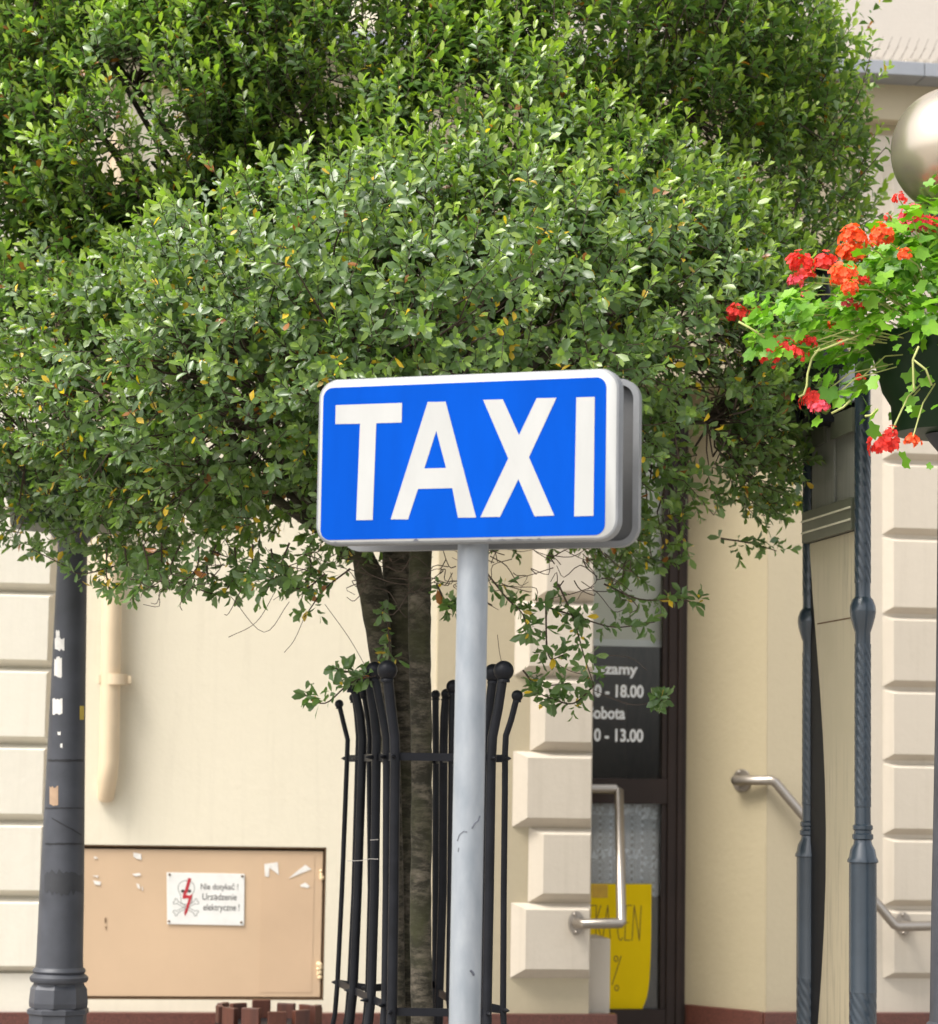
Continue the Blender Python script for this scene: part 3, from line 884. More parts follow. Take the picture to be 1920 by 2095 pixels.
# worn paint along the rim
ch = MB()
for (x, y, w_, h_) in ((605, 992, 34, 16), (985, 983, 26, 10), (1050, 981, 40, 8), (1125, 977, 60, 7), (1235, 974, 26, 9), (180, 1006, 24, 7), (135, 160, 20, 8), (1190, 976, 30, 6)):
    ch.prism([st(x - w_ / 2, y - 9), st(x + w_ / 2, y - 9), st(x + w_ * .3, y - 10 - h_ * .4), st(x, y - 10 - h_ * .7), st(x - w_ * .35, y - 10 - h_ * .3)], SCN, SR, Z, SN, .0002, .0006)
tag(ch.build('paint_chips', M['chip'], front), kind='stuff')
pc = SCN - SN * (GAP / 2)
pole_top = Vector((at_y(971, 1000, 5.37).x, 5.37, SCN.z + .10))
pole_bot = Vector((at_y(950, 2095, 5.37).x - .004, 5.37, 0)); 
pb = at_y(951, 2095, 5.37); dirp = (pole_top - pb); 
pole_bot = pb + dirp * ((0 - pb.z) / dirp.z)
MB().tube([pole_bot, pb, pole_top], .0325, 28).build('pole', M['galv'], tx, smooth=True, angle=50)
def scuff(pts, r):
    out = []
    for x, y in pts:
        p = at_y(600 + x / 3.553, 1540 + y / 3.553, 5.37)
        t = (p.z - pole_bot.z) / (pole_top.z - pole_bot.z); cc = pole_bot.lerp(pole_top, t)
        dx = max(-.031, min(.031, p.x - cc.x))
        out.append(Vector((cc.x + dx, cc.y - math.sqrt(.0327 ** 2 - dx * dx), p.z)))
    MB().tube(out, r, 5).build('scuff_mark', M['chip'], tx)
scuff([(1195, 640), (1210, 595), (1240, 570), (1265, 575)], .0011)
scuff([(1300, 550), (1320, 515), (1345, 495), (1358, 460)], .0016)
scuff([(1288, 1575), (1302, 1590), (1315, 1612)], .0026)
scuff([(1205, 690), (1200, 720)], .0009)
for dz in (.11, -.11):
    cl = MB(); cc = pc + Z * dz; cc.x = pole_top.x; 
    cl.prism([(-.09, -.012), (.09, -.012), (.09, .012), (-.09, .012)], SCN + Z * dz, SR, Z, SN, -.034, -.006)
    cl.prism([(-.09, -.012), (.09, -.012), (.09, .012), (-.09, .012)], SCN + Z * dz, SR, Z, SN, -GAP + .006, -GAP + .034)
    if dz < .1: cl.lathe([(.034, -.012), (.037, -.012), (.037, .012), (.034, .012)], Vector((pole_top.x, 5.37, SCN.z + dz)), 24)
    cl.build('clamp', M['alu'], tx)

# ------------------------------------------------------------------ notice board on two twisted posts
yf, yb2 = 7.6, 8.13
KP = .85                                    # post radii
pf, pbk = at_y(1766, 1240, yf), at_y(1658, 1275, yb2)
PF, PB = Vector((pf.x, yf, 0)), Vector((pbk.x, yb2, 0))
nb = thing('notice_board', (PF + PB) / 2, 'tall notice board between two blue grey twisted posts with round collars', 'notice board')
zf = lambda y: at_y(1766, y, yf).z
def lathe_k(mb, prof, c, seg, k):
    return mb.lathe([(r * k, z) for r, z in prof], c, seg)
ZC = at_y(1658, 797, yb2).z
def board_post(C):
    mb = MB()
    z_ring, z_col = zf(1766), zf(1251)
    spiral_post(mb, C, 0.05, zf(2030), .047 * KP, 18.0, 10, .09)
    lathe_k(mb, [(.048, zf(2030)), (.0475, zf(2028)), (.0475, z_ring), (.053, z_ring + .002), (.053, z_ring + .008), (.047, z_ring + .018), (.043, z_ring + .038), (.032, z_ring + .055), (.030, z_ring + .066), (.036, z_ring + .070), (.036, z_ring + .082), (.030, z_ring + .086), (.030, z_ring + .094), (.0345, z_ring + .098), (.0345, z_ring + .108), (.028, z_ring + .112), (.027, zf(1652)), (.029, zf(1650)), (.029, zf(1646))], C, 32, KP)
    spiral_post(mb, C, zf(1646), zf(1318), .0285 * KP, 26.0, 8, .11)
    lathe_k(mb, [(.027, zf(1318)), (.027, z_col - .062), (.032, z_col - .05), (.042, z_col - .02), (.0455, z_col - .002), (.0455, z_col + .002), (.044, z_col + .016), (.036, z_col + .034), (.028, z_col + .042), (.027, z_col + .05), (.027, zf(1193))], C, 32, KP)
    spiral_post(mb, C, zf(1193), zf(880), .0285 * KP, 22.0, 8, .11)
    lathe_k(mb, [(.0275, zf(880)), (.0275, ZC + -0.020), (.0275, ZC + 0.000)], C, 32, KP)
    o_ = mb.build('post', M['bluegrey'], nb, smooth=True, angle=30)
    lathe_k(MB(), [(.034, ZC + 0.000), (.036, ZC + 0.010), (.036, ZC + 0.025), (.031, ZC + 0.030), (.029, ZC + 0.040), (.028, ZC + 0.065), (.022, ZC + 0.090), (.010, ZC + 0.102), (.001, ZC + 0.104)], C, 28, KP).build('cap', M['bluegrey'], o_, smooth=True, angle=40)
    lathe_k(MB(), [(.001, 0.0), (.09, 0.0), (.09, .02), (.06, .05), (.05, .052)], C, 24, 1.0).build('base', M['bluegrey'], o_, smooth=True, angle=40)
board_post(PF); board_post(PB)
BD = (PF - PB).normalized()                 # from the back post to the front post
BL = (PF - PB).length
BN = Vector((BD.y, -BD.x, 0));  BN = BN if BN.x < 0 else -BN      # towards the door side, seen by the camera
if BN.dot(EYE - PB) < 0: BN = -BN
PB2 = PB + BN * .013                        # the board runs from in front of the back post to the front post
BD2 = (PF + BN * .002 - PB2).normalized(); BN2 = Vector((BD2.y, -BD2.x, 0)); BN2 = BN2 if BN2.dot(BN) > 0 else -BN2
def on_board(x, y, off=0.0):                # photo point on the board plane -> (s from back post, z)
    d = ray(x, y); o_ = PB + BN * off
    t = (o_ - EYE).dot(BN) / d.dot(BN); p = EYE + d * t - o_
    return p.dot(BD), p.z
def bbox(s0, s1, z0a, z0b, h, d0, d1, name, m_, parent=nb):
    MB().prism([(s0, z0a), (s1, z0b), (s1, z0b + h), (s0, z0a + h)], PB2, BD2, Z, BN2, d0, d1).build(name, m_, parent, bevel=.001)
s0, s1 = .030, BL - .030
zb2 = zf(1068); 
bbox(s0, s1, .55, .55, ZC - .60, -.025, -.006, 'reflection_backing', simple('black_reflection_tone', (0.007, 0.008, 0.010, 1), 0.6, spec=0.15))  # black left showing beside the sheet stands in for a dark reflection
bbox(s0 + .04, s1, zf(1030), zf(1030), zf(868) - zf(1030), -.0055, .004, 'upper_panel', M['panel_grey'])
bbox(s0 + .17, s0 + .28, zf(1030), zf(1030), zf(850) - zf(1030), .0045, .012, 'upper_strip', M['panel_grey'])
bbox(s0, s0 + .21, zf(880), zf(880), .072, .005, .022, 'upper_rail', M['rail_olive'])
bbox(s1 - .20, s1, zf(880), zf(880), .072, .005, .022, 'upper_rail', M['rail_olive'])
bbox(s1 - .17, s1, zf(868) + .078, zf(868) + .078, .11, -.004, .008, 'pale_plate', M['pale_metal'])
bbox(s0, s1, zf(1082), zf(1082), .097, .005, .024, 'middle_rail', M['rail_olive'])
for dz in (.028, .064):
    bbox(s0, s1, zf(1082) + dz, zf(1082) + dz, .006, .0245, .028, 'rail_edge', M['bright_line'])
# beige sheet, its far edge cut back so a black wedge imitates a reflection
sh = [(s1, .56), (s1, zf(1082) - .002), (s0 + .02, zf(1082) - .002)]
for k in range(13):
    t = k / 12
    z = zf(1100) + (.6 - zf(1100)) * t
    sh.append((s0 + .02 + .165 * math.sin(math.pi * min(1, t * .95)) ** 1.2, z))
shm = MB().prism(sh[::-1], PB2, BD2, Z, BN2, -.003, .004).build('beige_sheet', M['sheet'], nb)
bbox(s0 + .10, s1, zf(1262), zf(1262) , .004, .0042, .006, 'sheet_seam', M['gapdark'])

# ------------------------------------------------------------------ street lamps with flower bowls
def lathe_arc(r0, z0, r1, z1, n=8):
    return [(r0 + (r1 - r0) * i / n, z0 + (z1 - z0) * math.sin(math.pi / 2 * i / n)) for i in range(n + 1)]
def street_lamp(C, bowl_z, rb, rr_, globe_z, rg, label, seed):
    """C: foot of the lamp; the bowl sits on a flaring capital at bowl_z."""
    lp = thing('street_lamp', C, label, 'street lamp', 'street lamps carrying flower bowls')
    b_ = MB()
    b_.lathe([(.15, 0), (.15, .10), (.12, .14), (.099, .18), (.097, .81), (.104, .815), (.104, .828), (.096, .833)], C, 8, rad(22.5))
    b_.lathe([(.096, .834), (.098, .85), (.094, .895), (.083, .912), (.082, .915)], C, 8, rad(0))
    b_.build('lamp_base', M['lamp'], lp)
    sh_ = MB(); sh_.lathe([(.082, .906), (.082, .914), (.092, .917), (.0965, .925), (.0965, .933), (.088, .941), (.083, .945), (.088, .952), (.085, .960), (.079, .965), (.077, .99), (.074, 1.2), (.067, 1.5), (.058, 1.9), (.050, bowl_z - .10), (.05, bowl_z - .05), (.075, bowl_z - .02), (.085, bowl_z - .002)], C, 36)
    pole_ = sh_.build('lamp_pole', M['lamp'], lp, smooth=True, angle=30)
    nk = MB(); nk.lathe([(.03, bowl_z + .2), (.03, globe_z - rg - .06), (.07, globe_z - rg - .05), (.085, globe_z - rg * .97), (.085, globe_z - rg * .85)], C, 28)
    nk.build('lamp_neck', M['lamp'], lp, smooth=True, angle=40)
    MB().ball(Vector(C) + Z * globe_z, rg, 48, 32).build('globe', M['globe'], lp, smooth=True)
    return lp, pole_
def planter(C, z, rb, rr_, zr, label):
    p = thing('flower_bowl', (C[0], C[1], z), label, 'planter', 'flower bowls on the street lamps')
    MB().lathe([(.03, z + .001), (rb, z + .001), (rb + .006, z + .02), (rb + .01, z + (zr - z) * .32), (rb + .035, z + (zr - z) * .48), (rr_ - .02, z + (zr - z) * .85), (rr_, zr), (rr_ + .008, zr), (rr_ + .008, zr + .015), (rr_ - .01, zr + .015), (rr_ - .02, zr - .02)], C, 48).build('bowl', M['bowl'], p, smooth=True, angle=30)
    MB().lathe([(.035, zr - .03), (rr_ - .022, zr - .03), (rr_ - .022, zr - .018), (.035, zr - .005)], C, 32).build('soil', M['soil'], p)
    return p
YR, YL = 7.2, 8.7
CR = Vector((at_y(1957, 900, YR).x, YR, 0)); CL = Vector((at_y(143, 1300, YL).x, YL, 0))
zr = lambda y: at_y(1930, y, YR).z
zl2 = lambda y: at_y(150, y, YL).z
lampR, poleR = street_lamp(CR, zr(888), .171, .249, zr(308), .181, 'street lamp with bronze globe rising from the red geraniums beside the notice board', 1)
lampL, poleL = street_lamp(CL, zl2(1082), .205, .29, zl2(1082) + .80, .19, 'dark grey street lamp post with torn stickers standing left of the tree', 2)
bowlR = planter(CR, zr(888), .171, .249, zr(705), 'dark green flower bowl of bright red geraniums under the bronze globe')
bowlL = planter(CL, zl2(1082), .205, .29, zl2(1082) + .24, 'dark flower bowl half hidden in the tree leaves above the grey lamp post')
def on_post(C, x, y, Y):
    p = at_y(x, y, Y)
    for _ in range(3):
        r = float(np.interp(p.z, [.965, .99, 1.2, 1.5, 1.9, 2.4], [.079, .077, .074, .067, .058, .050])) + .0012
        dx = max(-r * .999, min(r * .999, p.x - C.x))
        yy = C.y - math.sqrt(max(0, r * r - dx * dx))
        p = at_y(x, y, yy)
    return Vector((C.x + dx, yy, p.z))
S4 = lambda x, y: (x / 3.6, 1000 + y / 3.6)
S5 = lambda x, y: (x / 2.64, 1540 + y / 2.64)
def strip_patch(xa, xb, ya, yb_, m_, conv, jag=0, n=6, slope=0.0):
    """A torn sticker wrapped round the post, laid on the cylinder in narrow strips."""
    mb = MB(); cols_ = []
    for i in range(n + 1):
        x = xa + (xb - xa) * i / n
        t = ya + slope * i + jag * (rng.random() - .3); b_ = yb_ + slope * i - jag * (rng.random() - .3)
        cols_.append((on_post(CL, *conv(x, b_), YL), on_post(CL, *conv(x, t), YL)))
    for (a, b_), (c, d) in zip(cols_, cols_[1:]):
        mb.add([a, c, d, b_], [(0, 1, 2, 3)])
    return mb.build('sticker', m_, poleL)
strip_patch(412, 440, 1040, 1100, M['paper'], S4, 20)
strip_patch(404, 474, 1095, 1190, M['paper'], S4, 26)
strip_patch(400, 456, 1242, 1398, M['paper'], S4, 36)
strip_patch(388, 460, 1545, 1666, M['paper'], S4, 16)
strip_patch(424, 446, 1788, 1814, M['paper'], S4, 10, 3)
strip_patch(444, 460, 1878, 1912, M['paper'], S4, 10, 3)
strip_patch(588, 622, 1600, 1702, M['sticker_yellow'], S4)
strip_patch(268, 314, 182, 288, M['sticker_tan'], S5, 16)
for ya, yb_ in ((36, 50), (296, 305), (488, 499)):
    strip_patch(245, 452, ya, yb_, M['tape'], S5, 5, 14)
strip_patch(280, 440, 350, 358, M['tape'], S5, 5, 10, 9)
strip_patch(240, 450, 640, 770, simple('dark_smear', (0.026, 0.027, 0.031, 1), .5), S5, 40, 16)
# pale sticker on the right lamp


# ------------------------------------------------------------------ geraniums
def leaf_mesh(name, verts, faces, cols, m_):
    me_ = bpy.data.meshes.new(name)
    nv, nf = len(verts), len(faces)
    me_.vertices.add(nv); me_.vertices.foreach_set('co', np.ascontiguousarray(verts, dtype=np.float32).ravel())
    fs = np.ascontiguousarray(faces, dtype=np.int32)
    me_.loops.add(fs.size); me_.loops.foreach_set('vertex_index', fs.ravel())
    me_.polygons.add(nf); me_.polygons.foreach_set('loop_start', np.arange(nf, dtype=np.int32) * 3)
    me_.update(calc_edges=True); me_.validate()
    at = me_.color_attributes.new('leaf_colour', 'FLOAT_COLOR', 'POINT')
    c4 = np.ones((nv, 4), dtype=np.float32); c4[:, :3] = cols
    at.data.foreach_set('color', c4.ravel())
    me_.materials.append(m_)
    return me_

def norm(a): return a / np.maximum(np.linalg.norm(a, axis=-1, keepdims=True), 1e-9)

# lobed ivy-geranium leaf template: centre + 5 lobes
ang = np.linspace(-2.35, 2.35, 11)
rl = np.array([.70, .84, .70, 1.0, .74, 1.08, .74, 1.0, .70, .84, .70]) * .5
GT = [(0, 0, 0.0), (0, -.12, .0)]
for a_, r_ in zip(ang, rl):
    GT.append((r_ * math.sin(a_), r_ * math.cos(a_), .10 * (r_ - .3) + (.04 if r_ < .4 else 0)))
GT = np.array(GT)
GF = [(0, 2 + i + 1, 2 + i) for i in range(10)] + [(0, 2, 1), (0, 1, 12)]
GF = np.array(GF)
def frames(d, up_hint):
    n = norm(up_hint - (up_hint * d).sum(-1, keepdims=True) * d)
    w_ = np.cross(d, n)
    return w_, d, n
def instance(T, Fc, pos, w_, d, n, size, curl=None):
    if curl is not None: n = n * curl[:, None]
    V = pos[:, None] + size[:, None, None] * (T[None, :, 0:1] * w_[:, None] + T[None, :, 1:2] * d[:, None] + T[None, :, 2:3] * n[:, None])
    N, K = len(pos), len(T)
    Fa = (Fc[None] + (np.arange(N) * K)[:, None, None]).reshape(-1, 3)
    return V.reshape(-1, 3), Fa

CAMM = np.array(CAM_R.transposed())
def project(P):
    q = (P - np.array(EYE)) @ CAMM.T
    return 960 + F_PX * q[:, 0] / -q[:, 2], 1047.5 - F_PX * q[:, 1] / -q[:, 2], -q[:, 2]
def pick_front(P, sz, n, cell, ok=None):
    x, y, dpt = project(P)
    inb = (x > 5) & (x < 1915) & (y > 5) & (y < 2090)
    if ok is not None: inb &= ok(x, y)
    best = {}
    for i in np.nonzero(inb)[0]:
        k = (int(x[i] // cell), int(y[i] // cell))
        if k not in best or dpt[i] < dpt[best[k]]: best[k] = i
    ids = np.array(list(best.values()))
    return ids[np.argsort(-(sz[ids] / dpt[ids]))][:n]

def place_leaves(parent, T, Fc, pos, w_, d, n, size, cols, ids, m_, name):
    """The chosen leaves as objects sharing eight meshes."""
    protos = []
    order = np.argsort(cols[ids].sum(1)); groups = np.array_split(ids[order], 8)
    off = np.array(wloc(parent))
    for gi in groups:
        if len(gi) == 0: continue
        me_ = leaf_mesh(name, T, Fc, np.repeat(cols[gi].mean(0)[None], len(T), 0), m_)
        for i in gi:
            o_ = bpy.data.objects.new(name, me_); COL.objects.link(o_); o_.parent = parent
            s = size[i]
            o_.matrix_local = Matrix(((w_[i, 0] * s, d[i, 0] * s, n[i, 0] * s, pos[i, 0] - off[0]), (w_[i, 1] * s, d[i, 1] * s, n[i, 1] * s, pos[i, 1] - off[1]), (w_[i, 2] * s, d[i, 2] * s, n[i, 2] * s, pos[i, 2] - off[2]), (0, 0, 0, 1)))

def floret_head(c, r, col, nf):
    """One geranium flower head: florets of five petals on a dome."""
    PT = np.array([(0, 0, 0), (-.42, .55, .12), (-.28, 1.0, .05), (.28, 1.0, .05), (.42, .55, .12)])
    PF = np.array([(0, 2, 1), (0, 3, 2), (0, 4, 3)])
    pos, dd, nn_, sz = [], [], [], []
    for k in range(nf):
        v = rng.normal(size=3); v[2] = abs(v[2]) * .9 - .25; v /= np.linalg.norm(v)
        cc = np.array(c) + v * r * (.45 + .75 * rng.random())
        a_ = np.cross(v, rng.normal(size=3)); a_ /= np.linalg.norm(a_); b2 = np.cross(v, a_)
        for j in range(5):
            t = 2 * math.pi * j / 5 + rng.random() * .3
            pos.append(cc); dd.append(a_ * math.cos(t) + b2 * math.sin(t) + v * .25); nn_.append(v); sz.append(r * .33 * (.8 + .4 * rng.random()))
    d_ = norm(np.array(dd)); w_, d_, n_ = frames(d_, np.array(nn_))
    V, Fa = instance(PT, PF, np.array(pos), w_, d_, n_, np.array(sz))
    cols = np.repeat((np.array(col)[None] * (.75 + .5 * rng.random((len(pos), 1)))), len(PT), 0)
    return V, Fa, np.clip(cols, 0, 1)

def geranium(C, zrim, zfun, heads, label, n_leaf, n_parts, rmax, dim=1.0, trail=()):
    gr = thing('geranium', (C.x, C.y, zrim), label, 'plant', 'geraniums in the flower bowls')
    r = np.sqrt(rng.random(n_leaf)) * rmax
    th = rng.random(n_leaf) * 2 * math.pi
    zc = zrim + .02 + .30 * (1 - (r / (rmax * 1.05)) ** 1.6) + rng.normal(size=n_leaf) * .045 - .05 * (r > .8 * rmax)
    pos = np.stack([C.x + r * np.cos(th), C.y + r * np.sin(th), zc], 1)
    hang = int(n_leaf * .05)                              # leaves that spill over the rim
    th2 = rng.random(hang) * 2 * math.pi; r2 = rmax * (.55 + .2 * rng.random(hang))
    ph = np.stack([C.x + r2 * np.cos(th2), C.y + r2 * np.sin(th2), zrim + .03 - rng.random(hang) ** 2 * .26], 1)
    pos = np.concatenate([pos, ph] + [np.array(t_)[None] for t_ in trail])
    gx_, gy_, _ = project(pos)
    keep = (np.hypot(pos[:, 0] - C.x, pos[:, 1] - C.y) > .05) & (np.hypot(gx_ - 1686, gy_ - 540) > 44) & ~((abs(gx_ - 1686) < 30) & (abs(gy_ - 590) < 30))
    pos = pos[keep]; N = len(pos)
    outw = norm(pos - np.array([C.x, C.y, zrim - .25]))
    nrm = norm(outw * .8 + np.array([0, -.15, .55]) + rng.normal(size=(N, 3)) * .45)
    d_ = norm(np.cross(nrm, rng.normal(size=(N, 3))) + np.array([0, 0, -.3]))
    w_, d_, n_ = frames(d_, nrm)
    size = .052 * (.45 + .8 * rng.random(N))
    t = rng.random((N, 1))
    cols = (np.array([.07, .19, .014]) * (1 - t) + np.array([.19, .38, .022]) * t) * dim
    ids = pick_front(pos, size, n_parts, 16) if n_parts else np.array([], dtype=int)
    rest = np.setdiff1d(np.arange(N), ids)
    V, Fa = instance(GT, GF, pos[rest], w_[rest], d_[rest], n_[rest], size[rest])
    me_ = leaf_mesh('foliage', V - np.array(wloc(gr)), Fa, np.repeat(cols[rest], len(GT), 0), M['ger_leaf'])
    o_ = bpy.data.objects.new('foliage', me_); COL.objects.link(o_); o_.parent = gr; tag(o_, kind='stuff')
    if len(ids): place_leaves(gr, GT, GF, pos, w_, d_, n_, size, cols, ids, M['ger_leaf'], 'leaf')
    st_ = MB()
    for i in rng.choice(N, min(N, 70), replace=False):
        b0_ = Vector((C.x, C.y, zrim)) + (Vector(pos[i]) - Vector((C.x, C.y, zrim))) * .35
        b0_.z = max(b0_.z, zrim - .01)
        st_.tube([b0_, (b0_ + Vector(pos[i])) / 2 + Z * .03, Vector(pos[i])], .0017, 4, False)
    for (x, y, rp, Y, col) in heads:
        c = at_y(x, y, Y); rr2 = rp * Y / F_PX
        V, Fa, cc = floret_head(c, rr2, col, max(7, int(14 + rp * 1.2)))
        me_ = leaf_mesh('flower_head', V - np.array(wloc(gr)), Fa, cc, M['petal'])
        o_ = bpy.data.objects.new('flower_head', me_); COL.objects.link(o_); o_.parent = gr
        base = Vector((C.x, C.y, zrim + .03)); v = Vector(c) - base
        if v.length > 1e-3:
            st_.tube([base + v * .45, base + v * .75 + Z * .03, Vector(c)], .0022, 4, False)
    for t_ in trail: pass
    so = st_.build('stems', M['stem_green'], gr); tag(so, kind='stuff')
    return gr
A1 = lambda x, y: (1440 + x / 3.36, 100 + y / 3.36)
A2 = lambda x, y: (1440 + x / 3.36, 640 + y / 3.36)
RED, PINK, ORG = (.76, .055, .045), (.72, .085, .13), (.80, .105, .028)
hs = []
for x, y, r_, c_ in ((1345, 1030, 40, RED), (1450, 1190, 85, PINK), (1590, 1200, 50, RED), (1270, 1165, 25, RED), (1030, 1310, 78, ORG), (1020, 1420, 80, ORG), (1225, 1290, 70, ORG), (1190, 1350, 40, ORG), (1560, 1330, 60, ORG), (1380, 1420, 45, ORG), (665, 1490, 72, RED), (640, 1600, 52, PINK), (720, 1560, 40, RED), (835, 1480, 66, RED), (960, 1570, 80, ORG), (1010, 1650, 55, ORG), (1090, 1600, 45, RED), (230, 1830, 62, RED), (700, 1690, 26, PINK), (1090, 1780, 40, RED), (610, 1760, 22, ORG), (885, 1905, 30, ORG), (990, 1750, 35, PINK)):
    hs.append((*A1(x, y), r_ * 1.2 / 3.36, 6.78 + .35 * rng.random(), c_))
for x, y, r_, c_ in ((470, 200, 42, RED), (460, 310, 55, RED), (570, 260, 60, RED), (645, 285, 58, RED), (725, 210, 45, RED), (750, 610, 66, RED), (800, 660, 56, PINK), (1240, 930, 80, RED), (1290, 830, 40, RED), (1080, 450, 26, RED), (1430, 890, 50, ORG), (940, 210, 22, RED)):
    hs.append((*A2(x, y), r_ * 1.2 / 3.36, 6.80 + .2 * rng.random(), c_))
trl = [at_y(*A2(x, y), 6.8) for x, y in ((330, 150), (400, 170), (460, 40), (620, 570), (770, 450), (860, 540), (1180, 480), (1420, 660), (1430, 510), (960, 560), (790, 740), (1060, 560), (1380, 1010), (1560, 1050), (1160, 800), (1180, 690), (900, 450), (600, 400), (650, 360), (1590, 650), (980, 480), (930, 600), (860, 470))]
trl += [at_y(1530 + 160 * rng.random(), 600 + 130 * rng.random(), 6.75 + .4 * rng.random()) for _ in range(190)]
trl += [at_y(1600 + 320 * q, 640 - 150 * q * q - 110 * rng.random() * (.3 + q), 6.8 + .5 * rng.random()) for q in rng.random(300)]
gerR = geranium(CR, zr(705), zr, hs, 'bright red and pink geranium spilling over the dark green bowl at the globe lamp', 2500, 300, .43, 1.0, trl)
hsl = [(x, y, r_, YL - .12 - .15 * rng.random(), (.40, .015, .02)) for x, y, r_ in ((20, 760, 20), (70, 752, 24), (105, 748, 16), (275, 762, 14), (125, 822, 30), (150, 828, 18), (5, 790, 20), (215, 765, 12))]
gerL = geranium(CL, zl2(1082) + .24, zl2, hsl, 'deep red geranium mostly buried in the tree leaves above the grey lamp', 260, 0, .42, .75)
# trailing stems in front of the bowl
for pl_ in ([(1480, 230), (1440, 320), (1445, 510), (1450, 540)], [(800, 240), (745, 310), (715, 420), (710, 500), (690, 560), (655, 578)], [(1000, 180), (850, 240), (760, 270)], [(1440, 320), (1530, 390), (1570, 500)], [(1110, 710), (1150, 705), (1200, 660)], [(420, 170), (330, 110), (240, 60)], [(880, 690), (960, 650), (1010, 600)]):
    MB().tube([at_y(*A2(*p), 6.79) for p in pl_], .0032, 5).build('trailing_stem', M['stem_green'], gerR, smooth=True)

# ------------------------------------------------------------------ litter bin
BC = Vector((at_y(551, 2057, 9.9).x, 9.9, 0)); bz_ = at_y(551, 2057, 9.9).z
lb_ = thing('litter_bin', BC, 'round litter bin of red brown wooden slats in front of the cabinet', 'litter bin')
for k in range(12):
    a = 2 * math.pi * (k + .45) / 12
    r_ = Vector((math.cos(a), math.sin(a), 0)); t_ = Vector((-math.sin(a), math.cos(a), 0))
    h = bz_ + (rng.random() - .5) * .016
    MB().prism([(-.035, .08), (.035, .08), (.035, h), (-.035, h)], BC + r_ * .186, t_, Z, r_, -.012, .012).build('slat', M['wood'], lb_, bevel=.003)
MB().lathe([(.168, .10), (.171, .10), (.171, bz_ - .07), (.168, bz_ - .07), (.160, bz_ - .072), (.158, .12)], BC, 28).build('liner', M['flashing'], lb_, smooth=True, angle=30)
for z_ in (.2, bz_ - .085): MB().lathe([(.199, z_), (.2015, z_), (.2015, z_ + .022), (.199, z_ + .022)], BC, 36).build('hoop', M['black'], lb_)
MB().lathe([(.001, .0), (.05, .0), (.05, .12), (.15, .13), (.15, .14), (.001, .14)], BC, 20).build('foot', M['black'], lb_)

# ------------------------------------------------------------------ tree guard
Q2 = lambda x, y: (600 + x / 3.554, 1100 + y / 3.554)
Q3 = lambda x, y: (600 + x / 3.553, 1540 + y / 3.553)
tg = thing('tree_guard', (at_y(900, 1800, 7.8).x, 7.8, 0), 'black iron tree guard of ball topped bars round the tree stems', 'tree guard')
BARS = [  # depth, ball (zoom x, y, r), half width, path in both enlargements
    (7.30, (685, 965, 74), 38, [Q2(690, 1040), Q2(712, 1250), Q2(738, 1450), Q3(742, 60), Q3(732, 1000), Q3(718, 1900)], 1),
    (7.52, (592, 968, 66), 30, [Q2(600, 1040), Q2(640, 1250), Q2(678, 1450), Q3(682, 60), Q3(680, 1000), Q3(668, 1900)], 1),
    (7.68, (540, 1003, 62), 34, [Q2(555, 1060), Q2(585, 1250), Q2(606, 1450), Q3(605, 60), Q3(592, 1000), Q3(565, 1880)], 1),
    (8.00, (432, 1062, 56), 32, [Q2(455, 1130), Q2(490, 1300), Q2(505, 1450), Q3(502, 60), Q3(470, 1000), Q3(440, 1700)], 1),
    (8.30, (335, 1210, 32), 18, [Q2(340, 1235), Q2(372, 1370), Q2(397, 1470), Q3(392, 60), Q3(355, 1000), Q3(326, 1600)], 0),
    (8.22, (440, 1165, 33), 19, [Q2(448, 1190), Q2(462, 1300), Q2(474, 1450), Q3(468, 60), Q3(442, 1000), Q3(412, 1650)], 0),
    (8.12, (512, 1132, 36), 19, [Q2(518, 1160), Q2(545, 1330), Q2(556, 1450), Q3(552, 60), Q3(560, 1000), Q3(540, 1800)], 0),
    (7.30, (1532, 968, 74), 36, [Q2(1522, 1040), Q2(1490, 1250), Q2(1450, 1450), Q3(1440, 60), Q3(1425, 1000), Q3(1408, 1900)], 1),
    (7.50, (1456, 985, 68), 34, [Q2(1450, 1050), Q2(1425, 1250), Q2(1400, 1450), Q3(1395, 60), Q3(1380, 1000), Q3(1370, 1880)], 1),
    (7.42, (1630, 1150, 42), 23, [Q2(1622, 1185), Q2(1585, 1330), Q2(1548, 1440), Q2(1542, 1560), Q3(1540, 300), Q3(1532, 1000), Q3(1527, 1900)], 0),
    (8.30, (1036, 1142, 34), 25, [Q2(1036, 1165), Q2(1036, 1300), Q2(1038, 1450), Q3(1038, 60), Q3(1036, 1000), Q3(1034, 1700)], 0),
    (8.00, (1115, 1138, 40), 31, [Q2(1112, 1170), Q2(1100, 1300), Q2(1096, 1450), Q3(1094, 60), Q3(1088, 1000), Q3(1062, 1780)], 0),
    (7.80, (1165, 1085, 52), 30, [Q2(1165, 1130), Q2(1160, 1300), Q2(1160, 1450), Q3(1158, 60), Q3(1150, 1000), Q3(1140, 1800)], 1)]
Z_UP, Z_LO = at_y(890, 1549, 7.3).z, at_y(890, 2072, 7.3).z
upper, lower = [], []
cen = Vector((tg.location.x, 7.8, 0))
